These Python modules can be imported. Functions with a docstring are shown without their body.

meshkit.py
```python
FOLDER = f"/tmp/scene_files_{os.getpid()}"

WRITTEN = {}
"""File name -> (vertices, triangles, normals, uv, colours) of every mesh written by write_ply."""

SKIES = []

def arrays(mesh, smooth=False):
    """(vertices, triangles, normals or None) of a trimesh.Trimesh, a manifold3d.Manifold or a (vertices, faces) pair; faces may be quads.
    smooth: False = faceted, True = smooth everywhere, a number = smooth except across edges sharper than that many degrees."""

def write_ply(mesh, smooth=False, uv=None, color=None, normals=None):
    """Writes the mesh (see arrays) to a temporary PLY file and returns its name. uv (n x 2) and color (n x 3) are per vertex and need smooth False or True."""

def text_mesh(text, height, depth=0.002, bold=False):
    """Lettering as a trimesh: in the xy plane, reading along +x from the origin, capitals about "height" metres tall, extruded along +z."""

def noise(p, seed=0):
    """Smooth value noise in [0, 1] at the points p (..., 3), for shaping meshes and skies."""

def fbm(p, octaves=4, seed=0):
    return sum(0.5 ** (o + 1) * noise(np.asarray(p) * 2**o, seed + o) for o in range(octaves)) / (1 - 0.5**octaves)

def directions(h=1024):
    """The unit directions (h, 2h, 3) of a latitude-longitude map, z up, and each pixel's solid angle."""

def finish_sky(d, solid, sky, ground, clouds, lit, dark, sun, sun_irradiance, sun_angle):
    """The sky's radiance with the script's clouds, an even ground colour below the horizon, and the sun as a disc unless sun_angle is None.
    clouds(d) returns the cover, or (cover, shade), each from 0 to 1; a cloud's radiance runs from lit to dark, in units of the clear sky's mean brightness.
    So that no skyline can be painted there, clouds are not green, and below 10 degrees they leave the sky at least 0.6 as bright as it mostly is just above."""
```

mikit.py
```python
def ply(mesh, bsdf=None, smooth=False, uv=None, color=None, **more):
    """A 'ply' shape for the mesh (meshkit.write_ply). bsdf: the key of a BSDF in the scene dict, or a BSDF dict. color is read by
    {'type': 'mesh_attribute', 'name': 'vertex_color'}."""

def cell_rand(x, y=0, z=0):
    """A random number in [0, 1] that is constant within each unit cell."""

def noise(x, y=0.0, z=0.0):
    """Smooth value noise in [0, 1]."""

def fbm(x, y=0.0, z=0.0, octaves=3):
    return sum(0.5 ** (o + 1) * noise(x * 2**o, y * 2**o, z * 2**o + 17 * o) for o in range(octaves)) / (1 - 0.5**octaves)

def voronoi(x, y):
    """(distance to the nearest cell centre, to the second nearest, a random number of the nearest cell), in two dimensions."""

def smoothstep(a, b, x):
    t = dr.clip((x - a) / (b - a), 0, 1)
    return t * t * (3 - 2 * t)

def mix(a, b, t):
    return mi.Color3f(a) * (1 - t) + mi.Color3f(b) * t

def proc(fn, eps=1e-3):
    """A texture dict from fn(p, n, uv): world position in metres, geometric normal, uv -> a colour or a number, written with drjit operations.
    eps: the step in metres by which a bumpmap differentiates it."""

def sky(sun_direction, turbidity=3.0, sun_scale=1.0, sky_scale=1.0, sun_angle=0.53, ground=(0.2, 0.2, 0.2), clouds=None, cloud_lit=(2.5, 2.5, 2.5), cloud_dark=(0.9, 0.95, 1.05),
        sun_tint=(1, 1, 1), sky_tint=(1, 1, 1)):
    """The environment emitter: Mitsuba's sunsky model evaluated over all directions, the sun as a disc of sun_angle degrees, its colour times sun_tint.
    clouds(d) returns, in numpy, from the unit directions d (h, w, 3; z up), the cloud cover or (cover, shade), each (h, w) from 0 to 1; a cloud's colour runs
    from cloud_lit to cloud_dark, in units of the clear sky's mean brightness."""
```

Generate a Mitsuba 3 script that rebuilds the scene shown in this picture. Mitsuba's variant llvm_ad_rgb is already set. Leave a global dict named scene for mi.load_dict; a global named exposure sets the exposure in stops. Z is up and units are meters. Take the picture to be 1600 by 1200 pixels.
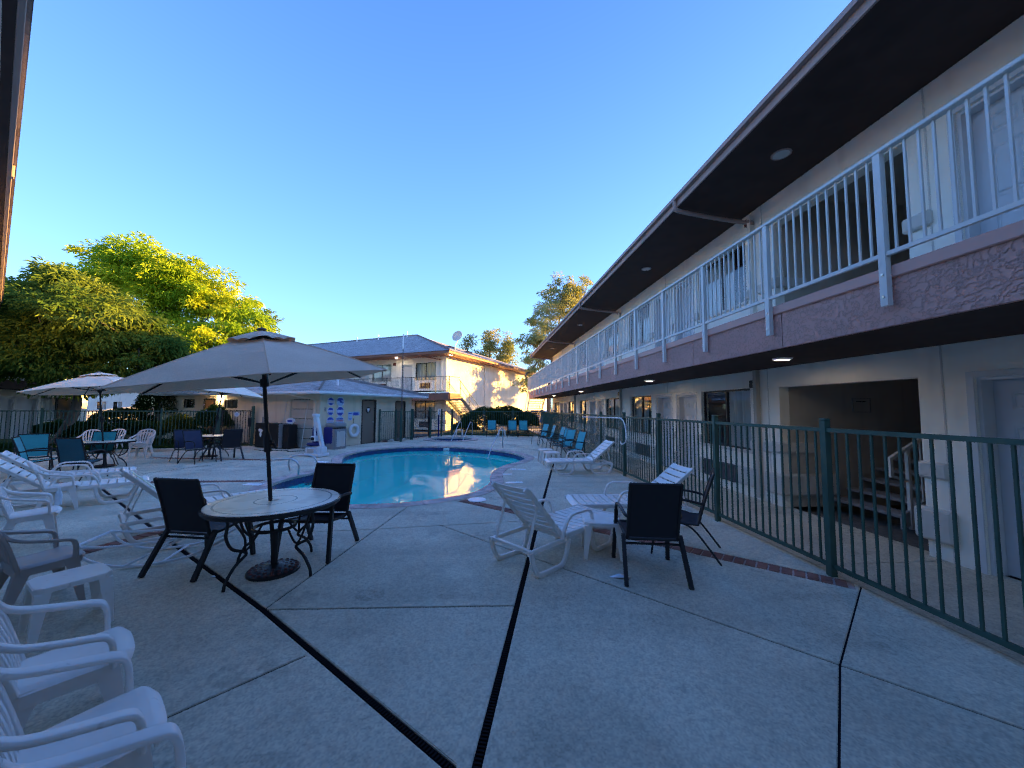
import math, random
import numpy as np
import trimesh, shapely
import drjit as dr
import mitsuba as mi
import mikit
from shapely.geometry import Polygon, LineString, Point, MultiPolygon
from shapely.ops import unary_union
from mikit import noise, fbm, voronoi, cell_rand, smoothstep, mix

scene, labels = {}, {}
rng = np.random.default_rng(7)
TF = mi.ScalarTransform4f

# ------------------------------------------------------------------ camera, sky, exposure
YAW, PITCH, ROLL, EYE = .0793, .065, .0058, 1.7
_f = np.array([math.sin(YAW) * math.cos(PITCH), math.cos(YAW) * math.cos(PITCH), math.sin(PITCH)])
_r = np.array([math.cos(YAW), -math.sin(YAW), 0.])
_u = np.cross(_r, _f)
_up = _u * math.cos(ROLL) - _r * math.sin(ROLL)
scene['camera'] = {'type': 'perspective', 'fov': math.degrees(2 * math.atan(800 / 577)), 'fov_axis': 'x', 'near_clip': .02, 'far_clip': 2000.,
                   'to_world': TF().look_at(origin=[0, 0, EYE], target=[float(_f[0]), float(_f[1]), float(EYE + _f[2])], up=[float(x) for x in _up])}
SUN_AZ, SUN_EL = math.radians(80), math.radians(6.3)
scene['sky'] = mikit.sky([math.sin(SUN_AZ) * math.cos(SUN_EL), math.cos(SUN_AZ) * math.cos(SUN_EL), math.sin(SUN_EL)], turbidity=2,
                         sun_tint=(1.15, 1.25, 1.22), sky_tint=(.44, .70, 1.36))
exposure = 4.7

# ------------------------------------------------------------------ mesh helpers: a mesh is (vertices, triangles)
def cat(*ms):
    ms = [m for m in (ms[0] if len(ms) == 1 and isinstance(ms[0], list) else ms) if len(m[1])]
    n, V, Fs = 0, [], []
    for v, f in ms:
        V.append(np.asarray(v, float)); Fs.append(np.asarray(f, int) + n); n += len(v)
    return np.vstack(V), np.vstack(Fs)

def xf(m, M):
    v = np.asarray(m[0], float); M = np.asarray(M, float)
    f = np.asarray(m[1])
    if np.linalg.det(M[:3, :3]) < 0: f = f[:, ::-1]
    return v @ M[:3, :3].T + M[:3, 3], f

def tr(x=0, y=0, z=0):
    M = np.eye(4); M[:3, 3] = (x, y, z); return M
def rz(a):
    M = np.eye(4); c, s = math.cos(a), math.sin(a); M[:2, :2] = [[c, -s], [s, c]]; return M
def rx(a):
    M = np.eye(4); c, s = math.cos(a), math.sin(a); M[1:3, 1:3] = [[c, -s], [s, c]]; return M
def ry(a):
    M = np.eye(4); c, s = math.cos(a), math.sin(a); M[0, 0] = c; M[0, 2] = s; M[2, 0] = -s; M[2, 2] = c; return M
def face(x, y, hx, hy, z=0):            # place a thing whose local +y looks along (hx, hy)
    return tr(x, y, z) @ rz(math.atan2(hy, hx) - math.pi / 2)

BF = np.array([[0, 2, 1], [0, 3, 2], [4, 5, 6], [4, 6, 7], [0, 1, 5], [0, 5, 4], [1, 2, 6], [1, 6, 5], [2, 3, 7], [2, 7, 6], [3, 0, 4], [3, 4, 7]])
def box(x0, y0, z0, x1, y1, z1):
    x0, x1 = min(x0, x1), max(x0, x1); y0, y1 = min(y0, y1), max(y0, y1); z0, z1 = min(z0, z1), max(z0, z1)
    return np.array([[x0, y0, z0], [x1, y0, z0], [x1, y1, z0], [x0, y1, z0], [x0, y0, z1], [x1, y0, z1], [x1, y1, z1], [x0, y1, z1]], float), BF

def hull(pts):
    h = trimesh.convex.convex_hull(np.asarray(pts, float)); return np.array(h.vertices), np.array(h.faces)

def cbox(x0, y0, z0, x1, y1, z1, c=.008):  # box with chamfered edges
    P = []
    X, Y, Z = (x0, x1), (y0, y1), (z0, z1)
    for i in (0, 1):
        for j in (0, 1):
            for k in (0, 1):
                s = (1 if i == 0 else -1, 1 if j == 0 else -1, 1 if k == 0 else -1)
                p = np.array([X[i], Y[j], Z[k]], float)
                for a in range(3):
                    q = p.copy()
                    for b in range(3):
                        if b != a: q[b] += s[b] * c
                    P.append(q)
    return hull(P)

def hexa(bot, top):                      # 4 bottom + 4 top points
    return np.array(list(bot) + list(top), float), BF

def spline(P, n=8, closed=False):
    P = np.asarray(P, float); k = len(P); out = []
    for i in range(k if closed else k - 1):
        p = [P[(i + j) % k] if closed else P[min(max(i + j, 0), k - 1)] for j in (-1, 0, 1, 2)]
        for t in np.arange(n) / n:
            out.append(.5 * (2 * p[1] + (p[2] - p[0]) * t + (2 * p[0] - 5 * p[1] + 4 * p[2] - p[3]) * t * t + (3 * p[1] - p[0] - 3 * p[2] + p[3]) * t ** 3))
    if not closed: out.append(P[-1])
    return np.array(out)

def tube(path, r, n=8, closed=False, flat=None, wdir=None):
    """Tube along a path. r: radius or one per point. flat=(half width, half thickness) with wdir the width direction: a rounded ribbon."""
    P = np.asarray(path, float); k = len(P)
    t = np.zeros_like(P)
    if closed: t = np.roll(P, -1, 0) - np.roll(P, 1, 0)
    else:
        t[1:-1] = P[2:] - P[:-2]; t[0] = P[1] - P[0]; t[-1] = P[-1] - P[-2]
    t /= np.linalg.norm(t, axis=1, keepdims=True) + 1e-12
    A = np.zeros_like(P); B = np.zeros_like(P)
    if wdir is not None:
        w = np.broadcast_to(np.asarray(wdir, float), P.shape)
        A = w - t * (w * t).sum(1, keepdims=True); A /= np.linalg.norm(A, axis=1, keepdims=True) + 1e-12
    else:
        a = np.array([0, 0, 1.]) if abs(t[0][2]) < .9 else np.array([1., 0, 0])
        for i in range(k):
            a = a - t[i] * a.dot(t[i]); a /= np.linalg.norm(a) + 1e-12; A[i] = a
    B = np.cross(t, A)
    ang = np.arange(n) * 2 * math.pi / n + (math.pi / n if n == 4 else 0)
    if flat is not None:
        fw = np.broadcast_to(np.asarray(flat[0], float), (k,)); ft = np.broadcast_to(np.asarray(flat[1], float), (k,))
        ca, sa = np.cos(ang), np.sin(ang)
        ca = np.sign(ca) * np.abs(ca) ** .55; sa = np.sign(sa) * np.abs(sa) ** .55
    else:
        q = math.sqrt(2) if n == 4 else 1
        fw = ft = np.broadcast_to(np.asarray(r, float), (k,)) * q; ca, sa = np.cos(ang), np.sin(ang)
    V = (P[:, None] + A[:, None] * (fw[:, None] * ca)[..., None] + B[:, None] * (ft[:, None] * sa)[..., None]).reshape(-1, 3)
    Fs = []
    for i in range(k if closed else k - 1):
        i2 = (i + 1) % k
        for j in range(n):
            j2 = (j + 1) % n
            a, b, c, d = i * n + j, i * n + j2, i2 * n + j2, i2 * n + j
            Fs += [[a, b, c], [a, c, d]]
    if not closed:
        V = np.vstack([V, P[:1], P[-1:]]); s, e = k * n, k * n + 1
        for j in range(n):
            j2 = (j + 1) % n
            Fs += [[s, j2, j], [e, (k - 1) * n + j, (k - 1) * n + j2]]
    return V, np.array(Fs)

def bar(a, b, r, n=4): return tube([a, b], r, n)

def lathe(prof, n=24):                   # profile (r, z) from bottom to top, outside
    prof = np.asarray(prof, float); k = len(prof); ang = np.arange(n) * 2 * math.pi / n
    V = np.stack([np.outer(prof[:, 0], np.cos(ang)), np.outer(prof[:, 0], np.sin(ang)), np.repeat(prof[:, 1:2], n, 1)], -1).reshape(-1, 3)
    Fs = []
    for i in range(k - 1):
        for j in range(n):
            j2 = (j + 1) % n
            Fs += [[i * n + j, i * n + j2, (i + 1) * n + j2], [i * n + j, (i + 1) * n + j2, (i + 1) * n + j]]
    return V, np.array(Fs)

def disc(r, z0, z1, n=24, c=0.):
    return lathe([(1e-4, z0), (r, z0), (r, z1 - c), (r - c, z1), (1e-4, z1)], n)

def poly_prism(poly, z0, z1):
    if poly.is_empty: return np.zeros((0, 3)), np.zeros((0, 3), int)
    out = []
    for g in getattr(poly, 'geoms', [poly]):
        if g.area < 1e-6: continue
        m = trimesh.creation.extrude_polygon(g, z1 - z0, engine='earcut')
        v = np.array(m.vertices); v[:, 2] += z0
        out.append((v, np.array(m.faces)))
    return cat(out)

def poly_sheet(poly, z):
    out = []
    for g in getattr(poly, 'geoms', [poly]):
        v, f = trimesh.creation.triangulate_polygon(g, engine='earcut')
        v = np.c_[v, np.full(len(v), z)]
        f = np.asarray(f)
        nz = np.cross(v[f[:, 1]] - v[f[:, 0]], v[f[:, 2]] - v[f[:, 0]])[:, 2]
        f[nz < 0] = f[nz < 0][:, ::-1]
        out.append((v, f))
    return cat(out)

def grid(P, th=.006):                    # P (nu, nv, 3): a sheet of thickness th, closed
    nu, nv = P.shape[:2]
    du = np.gradient(P, axis=0); dv = np.gradient(P, axis=1)
    N = np.cross(du, dv); N /= np.linalg.norm(N, axis=-1, keepdims=True) + 1e-12
    top, bot = P + N * th / 2, P - N * th / 2
    V = np.vstack([top.reshape(-1, 3), bot.reshape(-1, 3)]); o = nu * nv; Fs = []
    for i in range(nu - 1):
        for j in range(nv - 1):
            a, b, c, d = i * nv + j, (i + 1) * nv + j, (i + 1) * nv + j + 1, i * nv + j + 1
            Fs += [[a, b, c], [a, c, d], [o + a, o + c, o + b], [o + a, o + d, o + c]]
    rim = [i * nv for i in range(nu)] + [(nu - 1) * nv + j for j in range(1, nv)] + [i * nv + nv - 1 for i in range(nu - 2, -1, -1)] + list(range(nv - 2, 0, -1))
    for a, b in zip(rim, rim[1:] + rim[:1]): Fs += [[a, o + a, o + b], [a, o + b, b]]
    return V, np.array(Fs)

def yz_wall(poly, x0, x1):               # a polygon in (y, z), extruded along x
    v, f = poly_prism(poly, 0, x1 - x0)
    return np.c_[x0 + v[:, 2], v[:, 0], v[:, 1]], f

# ------------------------------------------------------------------ scene helpers
def numbered(key):
    if key not in scene and key not in labels and not any(k.startswith(key + '__') for k in (KIDS if '__' not in key else ())): return key
    n = NEXT.get(key, 1)
    while f'{key}_{n:03d}' in scene or f'{key}_{n:03d}' in labels: n += 1
    NEXT[key] = n + 1
    return f'{key}_{n:03d}'
KIDS, NEXT = set(), {}

def mkply(mesh, mat, smooth=False, **k):
    if isinstance(mesh, tuple): mesh = trimesh.Trimesh(mesh[0], mesh[1], process=False)
    return mikit.ply(mesh, mat, smooth=smooth, **k)

def put(key, mesh, mat, smooth=False, M=None, **k):
    key = numbered(key)
    scene[key] = mkply(mesh, mat, smooth, **k)
    if M is not None: scene[key]['to_world'] = TF(np.asarray(M).tolist())
    return key

def tag(key, label, category=None, group=None, kind=None):
    d = {'label': label}
    if category: d['category'] = category
    if group: d['group'] = group
    if kind: d['kind'] = kind
    labels[key] = d
    return key

def struct(key, mesh, mat, label=None, smooth=False, **k):
    key = put(key, mesh, mat, smooth, **k)
    labels[key] = {'kind': 'structure', **({'label': label} if label else {})}
    return key

def thing(key, label, category, group=None):
    key = numbered(key); tag(key, label, category, group); return key

class Proto:
    """Parts of a thing in its own coordinates; place() copies them under a key of their own."""
    def __init__(self): self.parts, self.seen = [], {}
    def add(self, name, mesh, mat, smooth=False):
        n = self.seen.get(name, 0); self.seen[name] = n + 1
        self.parts.append((name if n == 0 else f'{name}_{n:03d}', mkply(mesh, mat, smooth)))
        return self.parts[-1][0]
    def place(self, key, M, label, category, group=None, skip=()):
        key = thing(key, label, category, group)
        for name, d in self.parts:
            if name not in skip: scene[f'{key}__{name}'] = {**d, 'to_world': TF(np.asarray(M).tolist())}
        return key

# ------------------------------------------------------------------ materials
def rgb(c): return {'type': 'rgb', 'value': [float(x) for x in c]}
def mat(key, c, rough=.5, two=True, bump=None, bscale=1., **k):
    b = {'type': 'principled', 'base_color': rgb(c) if isinstance(c, tuple) else c, 'roughness': rough, **k}
    if bump is not None: b = {'type': 'bumpmap', 'arbitrary': bump, 'scale': bscale, 'bsdf': b}
    scene[key] = {'type': 'twosided', 'bsdf': b} if two else b
    return key

def f_concrete(p, n, uv):
    s = fbm(p.x * .7, p.y * .7, 0., 4)
    g = noise(p.x * 95, p.y * 95, p.z * 95)
    g2 = noise(p.x * 40 + 9, p.y * 40, p.z * 40)
    blot = smoothstep(.50, .80, fbm(p.x * 1.5 + 5, p.y * 1.5, 3., 5))
    pale = smoothstep(.58, .70, fbm(p.x * 2.3 + 31, p.y * 2.3, 8., 4))
    streak = smoothstep(.55, .8, fbm(p.x * .35 + 40, p.y * 2.6, 1., 3))
    drip = smoothstep(.80, .86, noise(p.x * 3.1, p.y * 3.1, 6.)) * smoothstep(.4, .6, noise(p.x * 17, p.y * 17, 2.))
    v = .455 * (.80 + .38 * s) * (.72 + .34 * g + .22 * g2) * (1 - .15 * blot) * (1 + .10 * pale) * (1 - .12 * streak) * (1 - .16 * drip)
    return mi.Color3f(v * 1.20, v * 1.07, v * .82)
def b_concrete(p, n, uv): return noise(p.x * 110, p.y * 110, p.z * 110) * .0011 + noise(p.x * 30, p.y * 30, 1.) * .0012
def f_stucco(c):
    def fn(p, n, uv):
        s = fbm(p.x * .9 + p.y * .8, p.z * .9, p.y * .3, 3); d = fbm(p.y * 6, p.z * 1.2, p.x * 6, 3)
        return mi.Color3f(*c) * ((.86 + .2 * s) * (1 - .10 * smoothstep(.5, .75, d)))
    return fn
def b_stucco(p, n, uv):
    q = fbm(p.x * 22 + 3, p.y * 22, p.z * 22, 3)
    return smoothstep(.42, .6, q) * .006
def b_lace(p, n, uv):
    w_ = fbm(p.x * 9, p.y * 9 + 4, p.z * 9, 2) * .5; q = fbm(p.x * 20 + 3 + w_, p.y * 24 + w_, p.z * 17 - w_, 4); r = fbm(p.x * 45, p.y * 45 + 7, p.z * 45, 2)
    return (smoothstep(.42, .50, q) - .8 * smoothstep(.52, .60, q)) * .012 + r * .003
def f_lace(p, n, uv):
    w_ = fbm(p.x * 9, p.y * 9 + 4, p.z * 9, 2) * .5; q = fbm(p.x * 20 + 3 + w_, p.y * 24 + w_, p.z * 17 - w_, 4)
    s = fbm(p.x, p.y * 1.3, p.z, 3)
    return mi.Color3f(.62, .34, .28) * ((.82 + .3 * s) * (1 - .18 * smoothstep(.44, .50, q) * (1 - smoothstep(.5, .58, q))))
def f_shingle(c1, c2):
    def fn(p, n, uv):
        row = dr.floor(uv.y / .145); u = uv.x / .3 + cell_rand(row, 3.) * 3.
        t = cell_rand(dr.floor(u), row, 1.); fr = uv.y / .145 - row
        edge = smoothstep(.0, .12, fr) * smoothstep(0., .05, u - dr.floor(u))
        return mix(c1, c2, t * .75 + .25 * fbm(uv.x * .8, uv.y * .8, 2., 3)) * (.62 + .38 * edge) * (.85 + .3 * noise(uv.x * 60, uv.y * 60, 1.))
    return fn
def b_shingle(p, n, uv):
    fr = uv.y / .145 - dr.floor(uv.y / .145); row = dr.floor(uv.y / .145); u = uv.x / .3 + cell_rand(row, 3.) * 3.
    return (1 - fr) * .008 + cell_rand(dr.floor(u), row, 5.) * .004
def f_brick(c):
    def fn(p, n, uv):
        t = noise(p.x * 7.3, p.y * 7.3, 5.); s = noise(p.x * 60, p.y * 60, p.z * 60)
        return mi.Color3f(*c) * (.65 + .6 * t) * (.85 + .3 * s)
    return fn
def f_leaf(a, b, sc=.7):
    def fn(p, n, uv):
        t = fbm(p.x * sc, p.y * sc, p.z * sc, 3); s = noise(p.x * 9, p.y * 9, p.z * 9)
        return mix(a, b, smoothstep(.38, .66, t * .75 + s * .25))
    return fn
def f_metal(c, amt=.25, sc=14):
    def fn(p, n, uv):
        s = fbm(p.x * sc, p.y * sc, p.z * sc * .6, 3)
        return mi.Color3f(*c) * (1 - amt + 2 * amt * s)
    return fn
def f_plaster(p, n, uv):
    s = fbm(p.x * .8, p.y * .8, p.z, 3)
    return mix((.03, .88, .80), (.06, .93, .86), s)
def f_tile(p, n, uv):
    u, v = uv.x / .076, uv.y / .076
    g = smoothstep(0., .1, u - dr.floor(u)) * smoothstep(0., .1, v - dr.floor(v))
    t = cell_rand(dr.floor(u), dr.floor(v), 2.)
    return mix((.02, .03, .12), (.04, .06, .20), t) * g + mi.Color3f(.12, .12, .16) * (1 - g)
def f_grass(p, n, uv):
    s = fbm(p.x * 2, p.y * 2, 1., 4)
    return mix((.03, .045, .018), (.07, .10, .03), s)
def f_soil(p, n, uv):
    s = fbm(p.x * .5, p.y * .5, 1., 4); g = noise(p.x * 30, p.y * 30, 2.)
    return mi.Color3f(.12, .115, .105) * (.6 + .6 * s) * (.8 + .4 * g)
def f_canopy(c):
    def fn(p, n, uv):
        s = fbm(p.x * 2.2, p.y * 2.2, p.z * 5, 3); w = noise(p.x * 160, p.y * 160, p.z * 160)
        return mi.Color3f(*c) * (.82 + .3 * s) * (.9 + .2 * w)
    return fn
def f_top(p, n, uv):
    s = fbm(uv.x * 7, uv.y * 7, 1., 4)
    r = dr.sqrt(uv.x * uv.x + uv.y * uv.y)
    ring = smoothstep(.012, .006, dr.abs(r - .52)) + smoothstep(.01, .005, dr.abs(r - .19))
    return mix((.86, .74, .60), (.74, .62, .49), smoothstep(.42, .68, s)) * (1 - .55 * dr.clip(ring, 0, 1))
def f_plastic(c):
    def fn(p, n, uv):
        s = fbm(p.x * 5, p.y * 5, p.z * 5, 3); sp = noise(p.x * 45, p.y * 45, p.z * 45)
        return mi.Color3f(*c) * (.84 + .2 * s) * (1 - .25 * smoothstep(.72, .95, sp) * smoothstep(.5, .7, s))
    return fn
def f_bark(p, n, uv):
    s = fbm(p.x * 9, p.y * 9, p.z * 2.2, 3)
    return mix((.06, .05, .045), (.20, .175, .15), s)
def f_curtain(p, n, uv): return mi.Color3f(.40, .43, .41) * (.8 + .3 * noise(p.y * 20 + p.x * 9, p.z * .3, 1.))
def f_garage(p, n, uv):
    s = fbm(p.x * 3, p.y * 3, p.z * 2, 3)
    return mi.Color3f(.52, .46, .37) * (.84 + .26 * s)

PR = mikit.proc
mat('m_concrete', PR(f_concrete), .85, bump=PR(b_concrete))
mat('m_walk', PR(lambda p, n, uv: f_concrete(p, n, uv) * .92), .85, bump=PR(b_concrete))
mat('m_soil', PR(f_soil), .95)
mat('m_grass', PR(f_grass), .9)
mat('m_joint', (.010, .010, .013), .95, specular=.15)
mat('m_stucco', PR(f_stucco((.90, .84, .73))), .85, bump=PR(b_stucco))
mat('m_stucco_far', PR(f_stucco((.78, .72, .63))), .9)
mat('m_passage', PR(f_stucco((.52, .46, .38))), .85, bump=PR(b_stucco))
mat('m_band', PR(f_stucco((.62, .58, .52))), .8, bump=PR(b_stucco))
mat('m_lace', PR(f_lace), .8, bump=PR(b_lace, 4e-3))
mat('m_trim', (.61, .34, .28), .6)
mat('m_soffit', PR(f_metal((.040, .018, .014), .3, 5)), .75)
mat('m_fascia', PR(f_metal((.33, .235, .205), .15, 3)), .6)
mat('m_fascia_b', PR(f_metal((.22, .09, .06), .15, 3)), .6)
mat('m_rail', PR(f_metal((.66, .64, .60), .12, 6)), .42)
mat('m_darkrail', (.05, .055, .06), .5)
mat('m_fence', PR(f_metal((.030, .085, .066), .35, 9)), .42)
mat('m_bronze', (.03, .026, .024), .4)
mat('m_door', PR(f_metal((.52, .53, .55), .07, 4)), .45)
mat('m_jamb', PR(f_metal((.57, .57, .58), .07, 4)), .5)
mat('m_ac', PR(f_metal((.09, .092, .10), .2, 5)), .5)
mat('m_room', (.035, .033, .03), .9)
mat('m_curtain', PR(f_curtain), .9)
scene['m_glass'] = {'type': 'thindielectric', 'int_ior': 1.52}
mat('m_shingle_b', PR(f_shingle((.14, .13, .14), (.34, .31, .31))), .9, bump=PR(b_shingle, 4e-3))
mat('m_shingle_c', PR(f_shingle((.17, .145, .14), (.38, .33, .31))), .9, bump=PR(b_shingle, 4e-3))
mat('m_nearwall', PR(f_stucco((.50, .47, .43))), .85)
mat('m_tan', PR(f_stucco((.78, .66, .49))), .85, bump=PR(b_stucco))
mat('m_garage', PR(f_garage), .6)
mat('m_browndoor', PR(f_metal((.20, .155, .115), .15, 4)), .55)
mat('m_orangedoor', PR(f_metal((.42, .20, .07), .2, 4)), .5)
mat('m_white', (.78, .79, .80), .45)
mat('m_plastic', PR(f_plastic((.86, .80, .74))), .38)
mat('m_oldplastic', PR(f_plastic((.84, .76, .69))), .42)
mat('m_taupe', PR(f_plastic((.42, .36, .32))), .4)
mat('m_black', (.008, .008, .010), .45)
mat('m_blackfab', (.010, .011, .018), .65)
mat('m_navy', (.014, .022, .065), .6)
mat('m_teal', PR(f_canopy((.035, .36, .40))), .6)
mat('m_darkteal', PR(f_canopy((.020, .12, .16))), .6)
mat('m_tabletop', PR(f_top), .35)
def b_cloth(p, n, uv): return fbm(p.x * 5, p.y * 5, p.z * 14, 3) * .012 + noise(p.x * 260, p.y * 260, p.z * 260) * .0004
mat('m_canopy', PR(f_canopy((.84, .60, .44))), .85, bump=PR(b_cloth, 3e-3))
mat('m_canopy_pale', PR(f_canopy((.90, .74, .58))), .85)
mat('m_plaster', PR(f_plaster), .7)
mat('m_tile', PR(f_tile), .25)
mat('m_coping', PR(f_brick((.52, .40, .36))), .8)
mat('m_brick', PR(f_brick((.27, .115, .085))), .85)
scene['m_water'] = {'type': 'dielectric', 'int_ior': 1.33, 'ext_ior': 1.0}
mat('m_steel', (.62, .63, .65), .22, metallic=1.)
mat('m_bark', PR(f_bark), .9)
def leafmat(key, a, b, sc=.7, dt=.9):
    scene[key] = {'type': 'principledthin', 'base_color': PR(f_leaf(a, b, sc)), 'roughness': .55, 'diff_trans': dt, 'spec_trans': 0.}
leafmat('m_leaf_locust', (.075, .15, .03), (.20, .27, .045))
leafmat('m_leaf_back', (.26, .42, .03), (.56, .62, .04))
leafmat('m_leaf_far', (.26, .30, .11), (.48, .45, .17))
leafmat('m_leaf_bush', (.02, .05, .015), (.05, .10, .025), 2.)
leafmat('m_leaf_gold', (.09, .11, .02), (.20, .19, .03), 2.)
mat('m_blue', (.02, .06, .42), .5)
mat('m_navyseat', (.012, .015, .14), .5)
mat('m_signblue', (.03, .07, .42), .5)
mat('m_signpink', (.62, .50, .60), .5)
mat('m_signred', (.55, .10, .12), .5)
mat('m_signpale', (.42, .56, .78), .5)
mat('m_bin', (.27, .26, .26), .6)
mat('m_redbox', (.10, .022, .018), .5)
mat('m_car', (.02, .06, .30), .25, clearcoat=1.)
mat('m_tyre', (.012, .012, .012), .8)
mat('m_carglass', (.01, .012, .015), .08)
mat('m_yellow', (.72, .66, .30), .8)
mat('m_towelblue', (.35, .48, .66), .8)
mat('m_asphalt', (.06, .06, .065), .9)
mat('m_water_bottle', (.72, .78, .82), .15)
scene['m_lampglass'] = {'type': 'diffuse', 'reflectance': rgb((.8, .8, .78))}

# ------------------------------------------------------------------ pool outline and the ground
POOL = [(-4.37, 8.02), (-4.62, 8.75), (-4.56, 9.5), (-4.38, 10.1), (-4.24, 10.65), (-4.22, 11.24), (-4.32, 11.95), (-4.6, 12.76), (-4.82, 13.86), (-4.6, 15.1),
        (-3.7, 16.2), (-2.63, 16.6), (-1.34, 16.42), (0.02, 15.6), (1.01, 14.46), (1.43, 13.32), (1.45, 12.63), (1.18, 11.91), (0.66, 11.1), (0.32, 10.17),
        (0.2, 9.28), (0.2, 8.75), (0.11, 8.29), (-0.19, 7.6), (-0.71, 7.19), (-1.29, 6.92), (-1.83, 6.82), (-2.38, 6.82), (-3.06, 6.92), (-3.62, 7.14), (-4.04, 7.51)]
pool_poly = Polygon(spline(POOL, 8, True)).buffer(0).buffer(-.3).buffer(.6).buffer(-.3)
def resample(poly, step):
    L = poly.exterior.length; n = int(round(L / step))
    P = np.array([poly.exterior.interpolate(L * i / n).coords[0] for i in range(n)])
    if Polygon(P).exterior.is_ccw is False: P = P[::-1]
    return P, n
COPING = .31
pool_out = pool_poly.buffer(COPING)
SPA = (-1.65, 20.15); SPA_R = 1.14
spa_in = Point(*SPA).buffer(SPA_R, 24); spa_out = Point(*SPA).buffer(SPA_R + .3, 24)

far = [(320 * math.cos(a), 320 * math.sin(a)) for a in np.linspace(0, 2 * math.pi, 48, endpoint=False)]
struct('ground', poly_sheet(Polygon(far, [list(pool_out.exterior.coords)[::-1], list(spa_out.exterior.coords)[::-1]]), -.10), 'm_soil')
struct('parking_lot', poly_sheet(Polygon([(5, 31.5), (60, 24), (60, 90), (-60, 120), (-90, 60), (-60, 36), (-32, 30), (-20, 48), (-8, 62), (6, 44)]), -.096), 'm_asphalt')

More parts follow.
